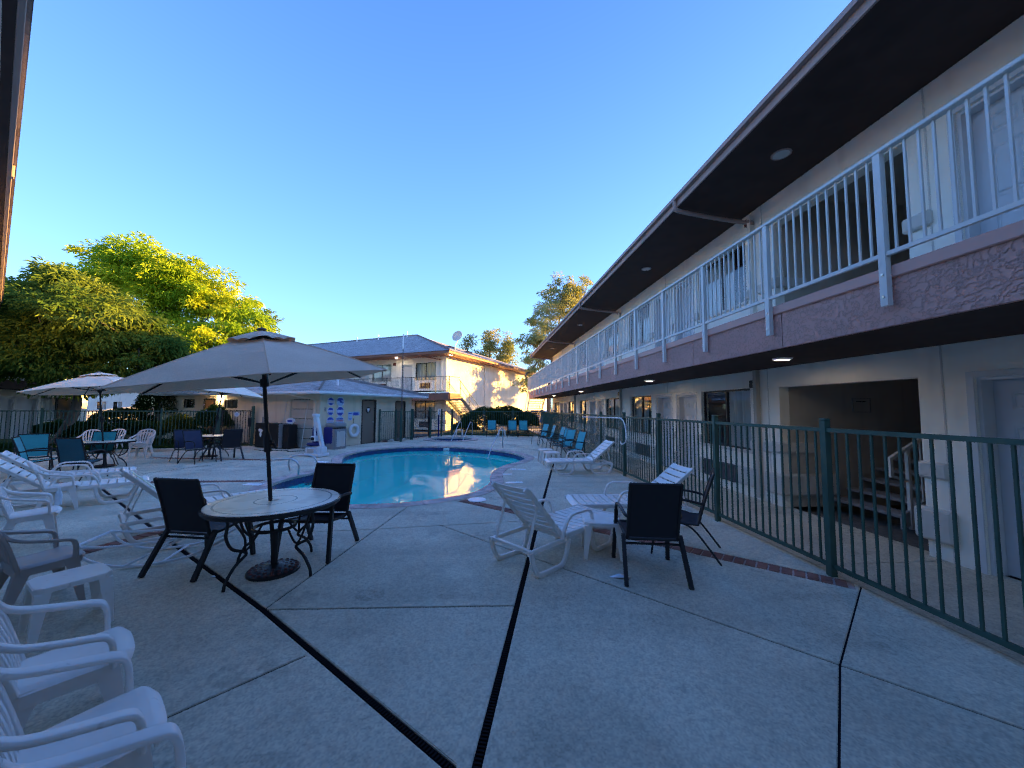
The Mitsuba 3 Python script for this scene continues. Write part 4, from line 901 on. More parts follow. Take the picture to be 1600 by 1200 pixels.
for y in (.0, 1.105):
    v, f = hexa([(1.5, y, 2.40), (5.75, y, -.25), (5.75, y + .05, -.25), (1.5, y + .05, 2.40)], [(1.5, y, 2.72), (5.75, y, .06), (5.75, y + .05, .06), (1.5, y + .05, 2.72)]); put(k + '__stringer', bm((v, f)), 'm_darkrail')
    put(k + '__handrail', bm(cat(tube([(1.4, y, 3.80), (5.7, y, 1.05)], .024, 6), tube([(1.6, y, 3.20), (5.7, y, .55)], .014, 6), *[tube([(1.6 + 1.35 * i, y, 2.65 - .88 * i), (1.6 + 1.35 * i, y, 3.67 - .88 * i)], .018, 4) for i in range(4)])), 'm_darkrail')
put(B + '__soffit', bm(cat(box(.03, .03, 5.592, FX + .1, LB, 5.61), box(FX + .1, .03, 5.592, FX + DB, RX + .1, 5.61))), 'm_fascia_b')
put(B + '__fascia', bm(cat(box(0, 0, 5.57, .03, LB, 5.74), box(.031, 0, 5.57, FX + DB + 1., .03, 5.74))), 'm_fascia_b')
put(B + '__gutter_pipe', bm(tube(spline([(.02, 2.6, 5.6), (.1, 2.55, 5.5), (FX - .2, 1.75, 5.35), (FX - .06, 1.62, 5.3)], 5), .045, 6)), 'm_fascia_b')
R = .05; q = 12.7; hgt = 4.3
V = np.array([[-R, -R, 5.755], [LB, -R, 5.755], [LB, 2 * q, 5.755], [-R, 2 * q, 5.755], [q, q, 5.755 + hgt], [LB + 1, q, 5.755 + hgt]])
hip(B, V, MB_, 'm_shingle_b', [(0, 1, 5, 4), (3, 0, 4), (2, 3, 4, 5)])
put(B + '__hip_cap', xf(tube([V[0] + [0, 0, .03], V[4] + [0, 0, .03]], 0, 6, flat=(.12, .03)), MB_), 'm_redbox')
put(B + '__ridge_cap', xf(tube([V[4] + [0, 0, .03], V[5] + [0, 0, .03]], 0, 6, flat=(.12, .03)), MB_), 'm_shingle_b')
for i, (x, y, z, hh) in enumerate(((13.5, 11.9, 9.7, .5), (17.5, 11.6, 9.6, .45), (21., 11.7, 9.6, .4))): put(B + '__roof_vent', xf(tube([(x, y, z), (x, y, z + hh + .25)], .06, 8), MB_), 'm_white')
for x, y, z in ((4.6, 7.2, 7.25), (3.6, 8.9, 6.95)): put(B + '__roof_vent', xf(cbox(x, y, z - .5, x + .7, y + .8, z + .25, .05), MB_), 'm_fascia_b')
for i, (y, x) in enumerate(((5.3, .75), (.55, 1.1))):
    k = tag(numbered('eave_light'), ('lit round light under the front eave of the far block', 'lit round light under the corner eave of the far block')[i], 'ceiling light')
    scene[k + '__lamp'] = {**mkply(bm(xf(disc(.10, -.05, -.01, 16), tr(x, y, 5.59))), 'm_lampglass'), 'emitter': {'type': 'area', 'radiance': rgb((5., 4.2, 3.))}}
    put(k + '__trim', bm(xf(lathe([(.102, -.04), (.14, -.02), (.14, 0), (.102, 0)], 20), tr(x, y, 5.59))), 'm_white')
k = put('fire_bell', bm(cbox(FX - .08, 6.0, 5.05, FX - .002, 6.28, 5.27, .01)), 'm_redbox'); tag(k, 'dark red bell box on the upper wall of the far block', 'alarm box')
k = tag('satellite_dish', 'grey satellite dish on the roof of the far block', 'satellite dish'); P = np.array([-2.2, 30.4, 6.55])
put(k + '__dish', xf(cat(lathe([(1e-4, 0), (.2, .02), (.38, .075), (.47, .12), (.46, .13), (.37, .088), (.2, .035), (1e-4, .012)], 28)), tr(*(P + [.12, -.05, 1.0])) @ rz(-.5) @ rx(1.25)), 'm_band', 40)
put(k + '__mast', tube([P + [-.1, 0, -.4], P + [-.1, 0, .25], P + [.1, 0, .62], P + [.12, .0, .95]], .035, 8), 'm_band'); put(k + '__feed_arm', tube([P + [.12, .05, .75], P + [.5, -.45, 1.0]], .018, 6), 'm_band')

# ------------------------------------------------------------------ the building the camera stands against, and the wing at the far left
E_ = tag('near_wing', 'motel wing at the left whose eave edge runs up the picture', 'motel'); hd = math.radians(-50)
ME = np.eye(4); ME[:3, 0] = (-math.cos(hd), math.sin(hd), 0); ME[:3, 1] = (math.sin(hd), math.cos(hd), 0); ME[:3, 3] = ME[:3, 0] * .045   # x: away from the court, y: along the wall (mirrored-free)
def em(m): return xf(m, ME)
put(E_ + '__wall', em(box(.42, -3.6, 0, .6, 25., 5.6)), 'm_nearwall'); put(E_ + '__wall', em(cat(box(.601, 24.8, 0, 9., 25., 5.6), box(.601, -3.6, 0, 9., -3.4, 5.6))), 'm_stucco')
put(E_ + '__fascia', em(cbox(-.02, -3.8, 5.60, .035, 25.3, 5.80, .006)), 'm_fascia'); put(E_ + '__soffit_board', em(box(.036, -3.8, 5.601, .12, 25.3, 5.63)), 'm_soffit')
put(E_ + '__soffit', em(box(.121, -3.8, 5.61, .42, 25.3, 5.64)), 'm_stucco')
put(E_ + '__roof', em((np.array([[-.06, -3.9, 5.81], [-.06, 25.4, 5.81], [6, 25.4, 7.6], [6, -3.9, 7.6]]), np.array([[0, 2, 1], [0, 3, 2]]))), 'm_shingle_b', uv=np.array([[0, 0], [29.3, 0], [29.3, 6.3], [0, 6.3]]))
for y in (3.2, 10.5): put(E_ + '__gutter_joint', em(cbox(-.045, y, 5.6, .04, y + .12, 5.81, .01)), 'm_fascia')

D_ = tag('left_wing', 'white two storey motel wing in shade behind the left trees', 'motel')
MD = np.diag([-1, 1, 1, 1.]); MD[0, 3] = -21.5                                         # local: facing -x is the world's +x; y as in the world
WD = [(17.3, 18.8), (21.3, 22.9)]; DD = [(19.3, 20.15), (20.3, 21.15)]
for fl, z0 in enumerate((0., 2.975)):
    wl = rect(16.6, 23.6, z0, 2.45 if fl == 0 else 5.6).difference(unary_union([rect(a, b, z0 + .86, z0 + 2.12) for a, b in WD] + [rect(a, b, z0 - .01, z0 + 2.06) for a, b in DD]))
    put(D_ + '__wall', xf(yz_wall(wl, 1.6, 1.78), MD), 'm_stucco')
    for i, (a, b) in enumerate(WD): add_window(D_, 1.6, a, b, z0 + .86, z0 + 2.12, MD, 70 + i + 10 * fl); add_ac(D_, 1.6, a + .4, b - .4, z0 + .2, z0 + .62, MD)
    for a, b in DD: add_door(D_, 1.6, a, b, z0, MD, panels=False)
    put(D_ + '__room', xf(box(3., 16.6, z0, 3.1, 23.6, z0 + 2.6), MD), 'm_room')
put(D_ + '__balcony', xf(cat(box(.1, 16.6, 2.45, 1.598, 23.6, 2.97)), MD), 'm_soffit'); put(D_ + '__edge_trim', xf(box(.06, 16.6, 2.86, .099, 23.6, 2.98), MD), 'm_white')
put(D_ + '__end_wall', xf(cat(box(1.78, 16.6, 0, 10, 16.78, 5.6), box(1.78, 23.42, 0, 10, 23.6, 5.6)), MD), 'm_stucco_far')
put(D_ + '__roof', xf(cat(hexa([(0, 16.4, 5.6), (11, 16.4, 5.6), (11, 23.9, 5.6), (0, 23.9, 5.6)], [(0, 16.4, 5.78), (11, 16.4, 5.78), (11, 23.9, 5.78), (0, 23.9, 5.78)]), hexa([(.0, 16.4, 5.781), (11, 16.4, 5.781), (11, 23.9, 5.781), (.0, 23.9, 5.781)], [(5, 18, 7.3), (6, 18, 7.3), (6, 21, 7.3), (5, 21, 7.3)])), MD), 'm_fascia')
Rd = tag('balcony_railing_002', 'pale balcony railing on the shaded left wing behind the trees', 'railing')
put(Rd + '__rails', xf(cat(box(.07, 16.6, 4.02, .11, 23.6, 4.06), box(.075, 16.6, 3.06, .105, 23.6, 3.09)), MD), 'm_rail')
put(Rd + '__balusters', xf(cat(*[box(.08, 16.7 + .13 * i, 3.091, .096, 16.716 + .13 * i, 4.019) for i in range(52)]), MD), 'm_rail'); labels[Rd + '__balusters'] = {'label': 'thin pale balusters', 'kind': 'stuff'}
F_ = tag('white_house', 'sunlit white house far beyond the left fence', 'house'); MF = face(-44, 48.7, .67, -.74) @ rz(-math.pi / 2)
wl = rect(-1.6, 2.6, 0, 3.6).difference(unary_union([rect(a, a + .8, 1.2, 2.2) for a in (-.2, 1.1)]))
put(F_ + '__wall', xf(yz_wall(wl, 0, .2), MF), 'm_stucco_far'); put(F_ + '__room', xf(box(.8, -1.6, 0, .9, 2.6, 3.6), MF), 'm_room'); put(F_ + '__end_wall', xf(cat(box(.2, -1.6, 0, 6, -1.4, 3.6), box(.2, 2.4, 0, 6, 2.6, 3.6)), MF), 'm_stucco_far')
for a in (-.2, 1.1): add_window(F_, 0, a, a + .8, 1.2, 2.2, MF, 5, frame='m_white')
put(F_ + '__roof', xf(hexa([(-.3, -1.9, 3.6), (6.3, -1.9, 3.6), (6.3, 2.9, 3.6), (-.3, 2.9, 3.6)], [(2.5, .3, 4.8), (3.5, .3, 4.8), (3.5, .7, 4.8), (2.5, .7, 4.8)]), MF), 'm_shingle_c')

# ------------------------------------------------------------------ furniture, each kind modelled once (local +y is where a sitter looks)
def sling_chair(sling, metal, r=.012, flatleg=False, backsling=None):
    p = Proto(); w = .245
    seat = [(.25, .425), (.17, .418), (.05, .398), (-.08, .385), (-.17, .385), (-.205, .40)]; back = [(-.212, .41), (-.245, .55), (-.285, .70), (-.33, .84), (-.365, .95)]
    def sl(prof, sag):
        pr_ = spline([(0, y, z) for y, z in prof], 3); xs = np.linspace(-w, w, 7); P = np.zeros((7, len(pr_), 3))
        for i, x in enumerate(xs):
            d = sag * (1 - (x / w) ** 2); P[i] = pr_ + [x, -d * .7 if sag and prof is back else 0, -d if prof is seat else 0]
        return grid(P, .005)
    p.add('seat', sl(seat, .018), sling, 50); p.add('backrest', sl(back, .012), backsling or sling, 50)
    fr = []
    for s in (-1, 1):
        side = spline([(s * w, y, z) for y, z in seat[:-1] + [(-.205, .402)] + back[1:]] + [(s * (w - .01), -.372, .965)], 3); fr.append(tube(side, r * 1.1, 8))
    fr += [tube([(-w, -.37, .962), (w, -.37, .962)], r, 8), tube([(-w, .255, .425), (w, .255, .425)], r, 8), tube([(-w, -.2, .385), (w, -.2, .385)], r, 8)]
    p.add('frame', cat(fr), metal, 40)
    W = w + .035
    for s in (-1, 1):
        ln = 8 if not flatleg else 4; rr = r if not flatleg else .019
        front = spline([(s * (W + .02), .30, 0), (s * (W + .01), .265, .25), (s * W, .235, .45), (s * W, .215, .56)], 4)
        p.add('leg', tube(front, rr, ln), metal, 40 if ln == 8 else False)
        p.add('armrest', tube(spline([(s * W, .215, .56), (s * W, .19, .625), (s * W, .10, .655), (s * W, -.08, .655), (s * (W - .005), -.22, .635), (s * (w + .004), -.268, .62)], 5), r * 1.25 if not flatleg else .017, 8), metal, 40)
        p.add('leg', tube(spline([(s * W, .08, .40), (s * (W - .005), -.06, .385), (s * (W), -.19, .30), (s * (W + .015), -.42, 0)], 4) if not flatleg else [(s * W, -.17, .42), (s * (W + .02), -.40, 0)], rr, ln), metal, 40 if ln == 8 else False)
    if flatleg: p.add('stretcher', tube([(-W, -.19, .335), (W, -.19, .335)], .012, 6), metal)
    return p
TEAL = sling_chair('m_teal', 'm_black'); DTEAL = sling_chair('m_darkteal', 'm_black'); BLACK = sling_chair('m_blackfab', 'm_black', .015, True); BLACKTHIN = sling_chair('m_blackfab', 'm_black', .011); NAVY = sling_chair('m_navy', 'm_black')

def monobloc(matk):
    p = Proto()
    # seat: dished sheet with rounded front corners and a rolled lip
    nu, nv = 13, 17; P = np.zeros((nu, nv, 3))
    for i, u in enumerate(np.linspace(-1, 1, nu)):
        for j, v in enumerate(np.linspace(0, 1, nv)):
            hw = .185 + .03 * v - (.05 * ((v - .8) / .2) ** 2 if v > .8 else 0)
            y = -.125 + .40 * v - (.02 * u ** 4 if v > .9 else 0); z = .388 + .022 * v - .016 * (1 - u * u) * math.sin(math.pi * min(1, v * 1.05))
            if v > .88: z -= .032 * ((v - .88) / .12) ** 2
            if abs(u) > .86: z -= .020 * ((abs(u) - .86) / .14) ** 2
            P[i, j] = (u * hw, y, z)
    p.add('seat', grid(P, .014), matk, 50)
    p.add('apron', cat(box(-.165, .235, .325, .165, .248, .385), box(-.175, -.122, .315, .175, -.108, .375)), matk)
    for s in (-1, 1): p.add('apron', hexa([(s * .190 - .008, -.10, .318), (s * .190 + .008, -.10, .318), (s * .212 + .008, .2, .325), (s * .212 - .008, .2, .325)], [(s * .190 - .008, -.10, .376), (s * .190 + .008, -.10, .376), (s * .212 + .008, .2, .392), (s * .212 - .008, .2, .392)]), matk)
    hoop = spline([(-.180, -.115, .385), (-.200, -.150, .50), (-.218, -.190, .62), (-.210, -.232, .705), (-.150, -.268, .765), (-.06, -.288, .79), (.06, -.288, .79), (.150, -.268, .765), (.210, -.232, .705), (.218, -.190, .62), (.200, -.150, .50), (.180, -.115, .385)], 5)
    p.add('backrest', tube(hoop, 0, 10, flat=(.016, .027), wdir=(0, 1, .3)), matk, 50)
    for i in range(5):
        a = (i - 2) / 2.; p.add('slat', tube(spline([(a * .105, -.115, .39), (a * .13, -.152, .53), (a * .15, -.208, .67), (a * .165, -.270 + .015 * abs(a), .777 - .03 * abs(a))], 4), 0, 8, flat=(.018, .006), wdir=(1, 0, 0)), matk, 50)
    for s in (-1, 1):
        arm = spline([(s * .212, -.215, .70), (s * .228, -.178, .650), (s * .246, -.11, .613), (s * .252, -.02, .588), (s * .252, .07, .568), (s * .251, .125, .556), (s * .249, .162, .538), (s * .243, .180, .495), (s * .235, .186, .44), (s * .225, .188, .39)], 6)
        wd = np.tile([s * 1., 0, .12], (len(arm), 1))
        p.add('armrest', tube(arm, 0, 12, flat=(np.interp(np.linspace(0, 1, len(arm)), [0, .2, .6, 1], [.017, .026, .034, .036]), np.interp(np.linspace(0, 1, len(arm)), [0, .2, 1], [.017, .014, .013])), wdir=wd), matk, 50)
        for (x0, y0, x1, y1, dy) in ((.218, .215, .245, .265, 1), (.185, -.115, .225, -.205, -1)):
            a, b = np.array([s * x0, y0]), np.array([s * x1, y1]); z0 = .385; wt, wb = .070, .040; t = .011
            f1 = hexa([(b[0], b[1], 0), (b[0] - s * wb, b[1], 0), (b[0] - s * wb, b[1] - dy * t, 0), (b[0], b[1] - dy * t, 0)], [(a[0], a[1], z0), (a[0] - s * wt, a[1], z0), (a[0] - s * wt, a[1] - dy * t, z0), (a[0], a[1] - dy * t, z0)])
            f2 = hexa([(b[0], b[1] - dy * t * 1.01, 0), (b[0] - s * t, b[1] - dy * t * 1.01, 0), (b[0] - s * t, b[1] - dy * wb, 0), (b[0], b[1] - dy * wb, 0)], [(a[0], a[1] - dy * t * 1.01, z0), (a[0] - s * t, a[1] - dy * t * 1.01, z0), (a[0] - s * t, a[1] - dy * wt * 1.3, z0), (a[0], a[1] - dy * wt * 1.3, z0)])
            def fixed(m):
                v, f = m; c = v.mean(0); q = v[f].mean(1) - c; nn = np.cross(v[f[:, 1]] - v[f[:, 0]], v[f[:, 2]] - v[f[:, 0]]); f = f.copy(); bad = (nn * q).sum(1) < 0; f[bad] = f[bad][:, ::-1]; return v, f
            p.add('leg', cat(fixed(f1), fixed(f2)), matk)
    return p
MONO, MONOT = monobloc('m_oldplastic'), monobloc('m_taupe')

def stool_table(matk, w=.42, d=.42, h=.40):
    p = Proto(); c = .05
    pl = Polygon([(-w / 2 + c, -d / 2), (w / 2 - c, -d / 2), (w / 2, -d / 2 + c), (w / 2, d / 2 - c), (w / 2 - c, d / 2), (-w / 2 + c, d / 2), (-w / 2, d / 2 - c), (-w / 2, -d / 2 + c)])
    p.add('top', cat(poly_prism(pl, h - .035, h - .006), poly_prism(pl.buffer(-.006), h - .0065, h)), matk)
    for sx in (-1, 1):
        for sy in (-1, 1):
            x, y = sx * w / 2, sy * d / 2
            p.add('leg', hull([(x - sx * .005, y - sy * .005, h - .036), (x - sx * .085, y - sy * .005, h - .036), (x - sx * .005, y - sy * .085, h - .036), (x - sx * .05, y - sy * .05, h - .036), (x + sx * .012, y + sy * .012, 0), (x - sx * .028, y + sy * .012, 0), (x + sx * .012, y - sy * .028, 0), (x - sx * .02, y - sy * .02, 0)]), matk)
    return p
STOOL = stool_table('m_plastic'); STOOLS = stool_table('m_plastic', .40, .36, .385)

def lounger(matk, ang=40, arms=True, nback=7, nseat=11):
    p = Proto(); W = .30; z0 = .335; y0, y1 = -.20, .98; BL = .78; a = math.radians(ang); ca, sa = math.cos(a), math.sin(a)
    hb = lambda t, x=0., off=0.: np.array([x, y0 - t * ca - off * sa, z0 + t * sa - off * ca])
    for s in (-1, 1):
        p.add('side_rail', tube([(s * W, y0 + .02, z0 - .02), (s * W, y1 - .05, z0 - .02), (s * W * .97, y1, z0 - .035)], 0, 8, flat=(.03, .018), wdir=(0, 0, 1)), matk, 50)
        p.add('back_rail', tube([hb(0., s * (W - .035), .015), hb(BL * .85, s * (W - .035), .015), hb(BL, s * (W - .06), .02)], 0, 8, flat=(.028, .016), wdir=(0, sa * .0 + 1 * sa, ca)), matk, 50)
        p.add('base_rail', tube([(s * (W - .01), y0 + .05, .275), (s * (W - .01), y0 - .55, .262)], 0, 8, flat=(.026, .016), wdir=(0, 0, 1)), matk, 50)
        for (ya, yb, zt) in ((.30, .82, z0 - .03), (-.72, -.12, .27)):
            loop = spline([(s * W, ya, zt), (s * W, ya + .03, .15), (s * W, ya + .10, .035), (s * W, ya + .20, .018), (s * W, yb - .20, .018), (s * W, yb - .10, .035), (s * W, yb - .03, .15), (s * W, yb, zt)], 4)
            p.add('leg', tube(loop, 0, 10, flat=(.019, .026), wdir=(1, 0, 0)), matk, 50)
        if arms:
            ar = spline([(s * W, .36, z0 - .05), (s * (W + .015), .30, z0 + .12), (s * (W + .02), .22, z0 + .185), (s * (W + .02), .05, z0 + .195), (s * (W + .02), -.10, z0 + .185), (s * (W + .012), -.18, z0 + .10), (s * W, -.23, z0 - .05)], 5)
            p.add('armrest', tube(ar, 0, 10, flat=(.022, .014), wdir=(1, 0, 0)), matk, 50)
        p.add('strut', tube([hb(.50, s * (W - .06), .03), (s * (W - .06), y0 - .50, .285)], 0, 6, flat=(.017, .01), wdir=(1, 0, 0)), matk, 50)
    p.add('crossbar', box(-W + .02, y0 - .53, .25, W - .02, y0 - .49, .285), matk); p.add('crossbar', box(-W + .02, -.13, .25, W - .02, -.09, .285), matk)
    ds = (y1 - y0) / nseat
    for i in range(nseat):
        yc = y0 + ds * (i + .5); xs = np.linspace(-W - .005, W + .005, 7)
        P = np.array([[(x, yc + q * (ds / 2 - .0095), z0 + .004 - .012 * (1 - (x / W) ** 2) - (.03 * (i == nseat - 1) * (q > 0))) for q in (-1, 0, 1)] for x in xs]); p.add('slat', grid(P, .012), matk, 40)
    db = BL / nback
    for i in range(nback):
        xs = np.linspace(-W + .01, W - .01, 7); P = np.array([[hb(db * (i + .5) + q * (db / 2 - .0105), x, -.004 + .016 * (1 - (x / W) ** 2)) for q in (1, 0, -1)] for x in xs]); p.add('back_slat', grid(P, .012), matk, 40)
    return p
LOUNGE40 = lounger('m_plastic', 40)
LOUNGE50 = lounger('m_plastic', 46, nback=8)

def patio_table(r=.61):
    p = Proto()
    v, f = lathe([(1e-4, .692), (r - .03, .692), (r, .699), (r, .708), (r - .008, .714), (.03, .714), (.026, .70)], 56)
    p.add('top', trimesh.Trimesh(v, f, process=False), 'm_tabletop'); p.parts[-1] = ('top', mikit.ply(trimesh.Trimesh(v, f, process=False), 'm_tabletop', smooth=True, uv=v[:, :2] * (.6 / r)))
    p.add('rim', lathe([(r - .05, .664), (r + .004, .664), (r + .014, .675), (r + .014, .702), (r + .002, .711), (r + .001, .668), (r - .05, .668)], 56), 'm_black', 30)
    for k in range(4):
        a = k * math.pi / 2
        path = [(.50 * r / .61, .665), (.49 * r / .61, .60), (.50 * r / .61, .48), (.44 * r / .61, .36), (.33 * r / .61, .30), (.30 * r / .61, .26), (.40 * r / .61, .19), (.48 * r / .61, .08), (.50 * r / .61, .0)]
        P = spline([(q * math.cos(a), q * math.sin(a), z) for q, z in path], 5); p.add('leg', tube(P, .014, 8), 'm_black', 50)
        P = spline([(.47 * r / .61 * math.cos(a), .47 * r / .61 * math.sin(a), .66), (.36 * r / .61 * math.cos(a + .12), .36 * r / .61 * math.sin(a + .12), .45), (.30 * r / .61 * math.cos(a), .30 * r / .61 * math.sin(a), .30), (.18 * math.cos(a), .18 * math.sin(a), .43)], 5); p.add('brace', tube(P, .011, 8), 'm_black', 50)
    t = np.linspace(0, 2 * math.pi, 33)[:-1]
    p.add('ring', tube(np.c_[.19 * np.cos(t), .19 * np.sin(t), np.full(32, .44)], .017, 8, closed=True), 'm_black', True)
    return p
TABLE = patio_table()
def umbrella(key, label, base, top, R, n, phase, zdrop, matk, normal=None):
    """Market umbrella: base on the ground, a leaning pole, n ribs, canopy of sagging panels, a vent cap."""
    base, top = np.array(base, float), np.array(top, float); ax = top - base; H = np.linalg.norm(ax); ax /= H
    ex = np.cross([0, 1., 0], ax); ex /= np.linalg.norm(ex); ey = np.cross(ax, ex); M = np.eye(4); M[:3, 0], M[:3, 1], M[:3, 2], M[:3, 3] = ex, ey, ax, base
    k = thing(key, label, 'umbrella')
    put(k + '__pole', xf(tube([(0, 0, .03), (0, 0, H - .02)], .019, 12), M), 'm_black', 40)
    put(k + '__crank_housing', xf(cat(tube([(0, 0, 1.18), (0, 0, 1.36)], .036, 12), tube([(0, 0, 1.27), (.06, 0, 1.27)], .028, 12), tube([(.06, 0, 1.27), (.09, .0, 1.20)], .012, 8)), M), 'm_black', 40)
    put(k + '__hub', xf(cat(tube([(0, 0, H - .12), (0, 0, H - .04)], .045, 12), tube([(0, 0, H - zdrop - .12), (0, 0, H - zdrop - .04)], .04, 12)), M), 'm_black', 40)
    put(k + '__finial', xf(lathe([(1e-4, H + .0), (.05, H + .0), (.045, H + .012), (.02, H + .022), (1e-4, H + .03)], 14), M), 'm_bark', 40)
    # canopy, on a tilt joint: its axis may differ from the pole's
    if normal is not None:
        ax = np.array(normal, float); ax /= np.linalg.norm(ax); ex = np.cross([0, 1., 0], ax); ex /= np.linalg.norm(ex); ey = np.cross(ax, ex); M = np.eye(4); M[:3, 0], M[:3, 1], M[:3, 2], M[:3, 3] = ex, ey, ax, top - ax * H
    r0 = R * .17; nr, na = 9, 8; V, Fs = [], []
    def zf(q): return H - .06 - zdrop * (q ** 1.18)
    def surf(q0, q1, lift, ruffle=0.):
        V, Fs = [], []; N = n * na
        for i in range(nr + 1):
            q = q0 + (q1 - q0) * i / nr
            for j in range(N):
                a = phase + 2 * math.pi * j / N; u = (j % na) / na; w = u * (1 - u) * 4
                chord = math.cos(math.pi / n) / math.cos((u - .5) * 2 * math.pi / n)
                rr = R * q * (chord * (1 - .018 * w * q)); z = zf(q) + lift - .035 * w * q * (1 - q) * 2 - .0 * q + ruffle * math.sin(j * 2.2) * (i / nr) ** 2
                V.append((rr * math.cos(a), rr * math.sin(a), z))
        for i in range(nr):
            for j in range(N):
                j2 = (j + 1) % N; a, b, c, d = i * N + j, i * N + j2, (i + 1) * N + j2, (i + 1) * N + j; Fs += [[a, c, b], [a, d, c]]
        return np.array(V), np.array(Fs)
    put(k + '__canopy', xf(surf(.17, 1., 0.), M), matk, 25); put(k + '__vent_cap', xf(surf(.01, .27, .055, .012), M), matk, 25)
    top_, _ = surf(.17, 1., .003); N = n * na
    for j in range(n): put(k + '__seam', xf(tube(top_[j * na::N][:nr + 1], 0, 6, flat=(.007, .0025)), M), matk)
    put(k + '__hem', xf(tube(top_[nr * N:(nr + 1) * N], .006, 6, closed=True), M), matk, 40)
    for j in range(n):
        a = phase + 2 * math.pi * j / n; P = [(R * q * math.cos(a), R * q * math.sin(a), zf(q) - .014) for q in (.03, .3, .6, .99)]
        put(k + '__rib', xf(tube(P, .009, 6), M), 'm_black', 40)
        put(k + '__strut', xf(tube([(.03 * math.cos(a), .03 * math.sin(a), H - zdrop - .08), P[2]], .008, 6), M), 'm_black', 40)
    return k, M
def umbrella_base(label, x, y, r=.24):
    k = tag(numbered('umbrella_base'), label, 'umbrella base')
    put(k + '__plate', xf(lathe([(1e-4, 0), (r, 0), (r, .022), (r - .02, .035), (r * .5, .055), (.05, .07), (.04, .08), (1e-4, .08)], 40), tr(x, y)), 'm_black', 35)
    t = np.linspace(0, 2 * math.pi, 25)[:-1]; kn = []
    for q, m in ((r * .86, 22), (r * .66, 16), (r * .46, 11)):
        for i in range(m):
            a = 2 * math.pi * i / m; kn.append(xf(lathe([(.022, 0), (.018, .01), (.01, .014), (1e-4, .015)], 7), tr(x + q * math.cos(a), y + q * math.sin(a), .028 + (r - q) * .14)))
    put(k + '__ornament', cat(kn), 'm_redbox', 30); labels[k + '__ornament'] = {'label': 'cast knobs on the base plate', 'kind': 'stuff'}
    put(k + '__tube', xf(tube([(0, 0, .07), (0, 0, .42)], .03, 12), tr(x, y)), 'm_black', 40)

# --- the table in front with its leaning umbrella
TABLE.place('patio_table', tr(-2.17, 4.17) @ rz(-.38), 'round stone topped patio table in front, under the leaning taupe umbrella', 'table')
umbrella_base('cast iron umbrella base under the front table', -2.14, 4.13)
CW = lambda x, y: (math.cos(YAW) * x + math.sin(YAW) * y, -math.sin(YAW) * x + math.cos(YAW) * y)       # camera heading to world (only used to type in coordinates)
umbrella('patio_umbrella', 'big taupe market umbrella leaning over the front table', (-2.14, 4.13, .05), (-2.40, 4.17, 2.53), 1.28, 6, math.radians(-56 - 4.5), .50, 'm_canopy', (-.11, -.07, 1))
BLACK.place('sling_chair', face(-2.98, 4.38, .22, .975), 'black sling chair left of the front table with its back turned', 'chair')
BLACK.place('sling_chair', face(-1.92, 4.62, -.12, -1) , 'black sling chair between front table and pool', 'chair')
# --- white armchairs along the left edge
WH = [(-1.03, 1.20), (-1.583, 1.636), (-2.149, 2.143)]
for (x, y), lab in zip(WH, ('white plastic armchair cut off by the bottom edge, nearest the camera', 'white plastic armchair second from the bottom of the left row', 'white plastic armchair third in the left row, in front of the stool')):
    MONO.place('plastic_armchair', face(x, y, .70, .71), lab, 'chair', 'plastic armchairs in a row at the left')
MONOT.place('plastic_armchair', face(-3.798, 3.539, .504, .864), 'darker taupe plastic armchair behind the white stool', 'chair')
MONO.place('plastic_armchair', face(-5.533, 5.053, .715, .699), 'white plastic armchair with a water bottle on its seat', 'chair')
MONO.place('plastic_armchair', face(-6.956, 6.717, .703, .711), 'white plastic armchair beside the two loungers, farthest in the left row', 'chair')
STOOLS.place('stool', tr(-3.17, 3.22) @ rz(.95), 'white plastic stool table between taupe and white armchairs', 'stool')
k = put('water_bottle', xf(lathe([(1e-4, 0), (.031, 0), (.033, .01), (.033, .06), (.030, .075), (.033, .09), (.033, .135), (.024, .165), (.013, .185), (.013, .20)], 18), tr(-5.51, 5.37, .408)), 'm_water_bottle', 40); tag(k, 'clear water bottle standing on the seat of a white armchair', 'bottle')
put(k + '__cap', xf(lathe([(.015, .196), (.015, .215), (1e-4, .216)], 14), tr(-5.51, 5.37, .408)), 'm_white', 30)
# --- loungers
LOUNGE40.place('sun_lounger', face(-7.03, 7.01, 0.75, 0.66), 'white slatted lounger at the left, nearer of the two parallel ones', 'sun lounger')
LOUNGE40.place('sun_lounger', face(-8.28, 8.18, 0.75, 0.66), 'white slatted lounger at the left, farther of the two parallel ones', 'sun lounger')
L2 = LOUNGE50.place('sun_lounger', face(-4.0, 5.64, .72, .69), 'white slatted lounger with a striped towel behind the front black chair', 'sun lounger')
def towel(M, key, label, x0, x1, t0, t1, ang, stripes):
    a = math.radians(ang); ca, sa = math.cos(a), math.sin(a); W = .3; pts = []
    k = tag(numbered(key), label, 'towel'); n = 6
    for s in range(stripes):
        xa, xb = x0 + (x1 - x0) * s / stripes, x0 + (x1 - x0) * (s + 1) / stripes
        P = np.array([[(x, -.20 - t * ca + .030 * sa, .335 + t * sa + .030 * ca - .010 * (1 - (x / W) ** 2) + .004 * math.sin(t * 22 + x * 9)) for t in np.linspace(t1, t0, 9)] for x in (xa, (xa + xb) / 2, xb)])
        put(k + '__stripe', xf(grid(P, .006), M), ('m_yellow', 'm_white', 'm_yellow', 'm_towelblue')[s % 4], 40)
towel(face(-4.0, 5.64, .72, .69), 'towel', 'yellow and white striped towel draped over the left lounger back', -.14, .12, .10, .70, 46, 5)
LOUNGE50.place('sun_lounger', face(.94, 4.47, .775, .632) @ tr(0, -.10), 'white slatted lounger seen from behind, standing on the dark joint', 'sun lounger')
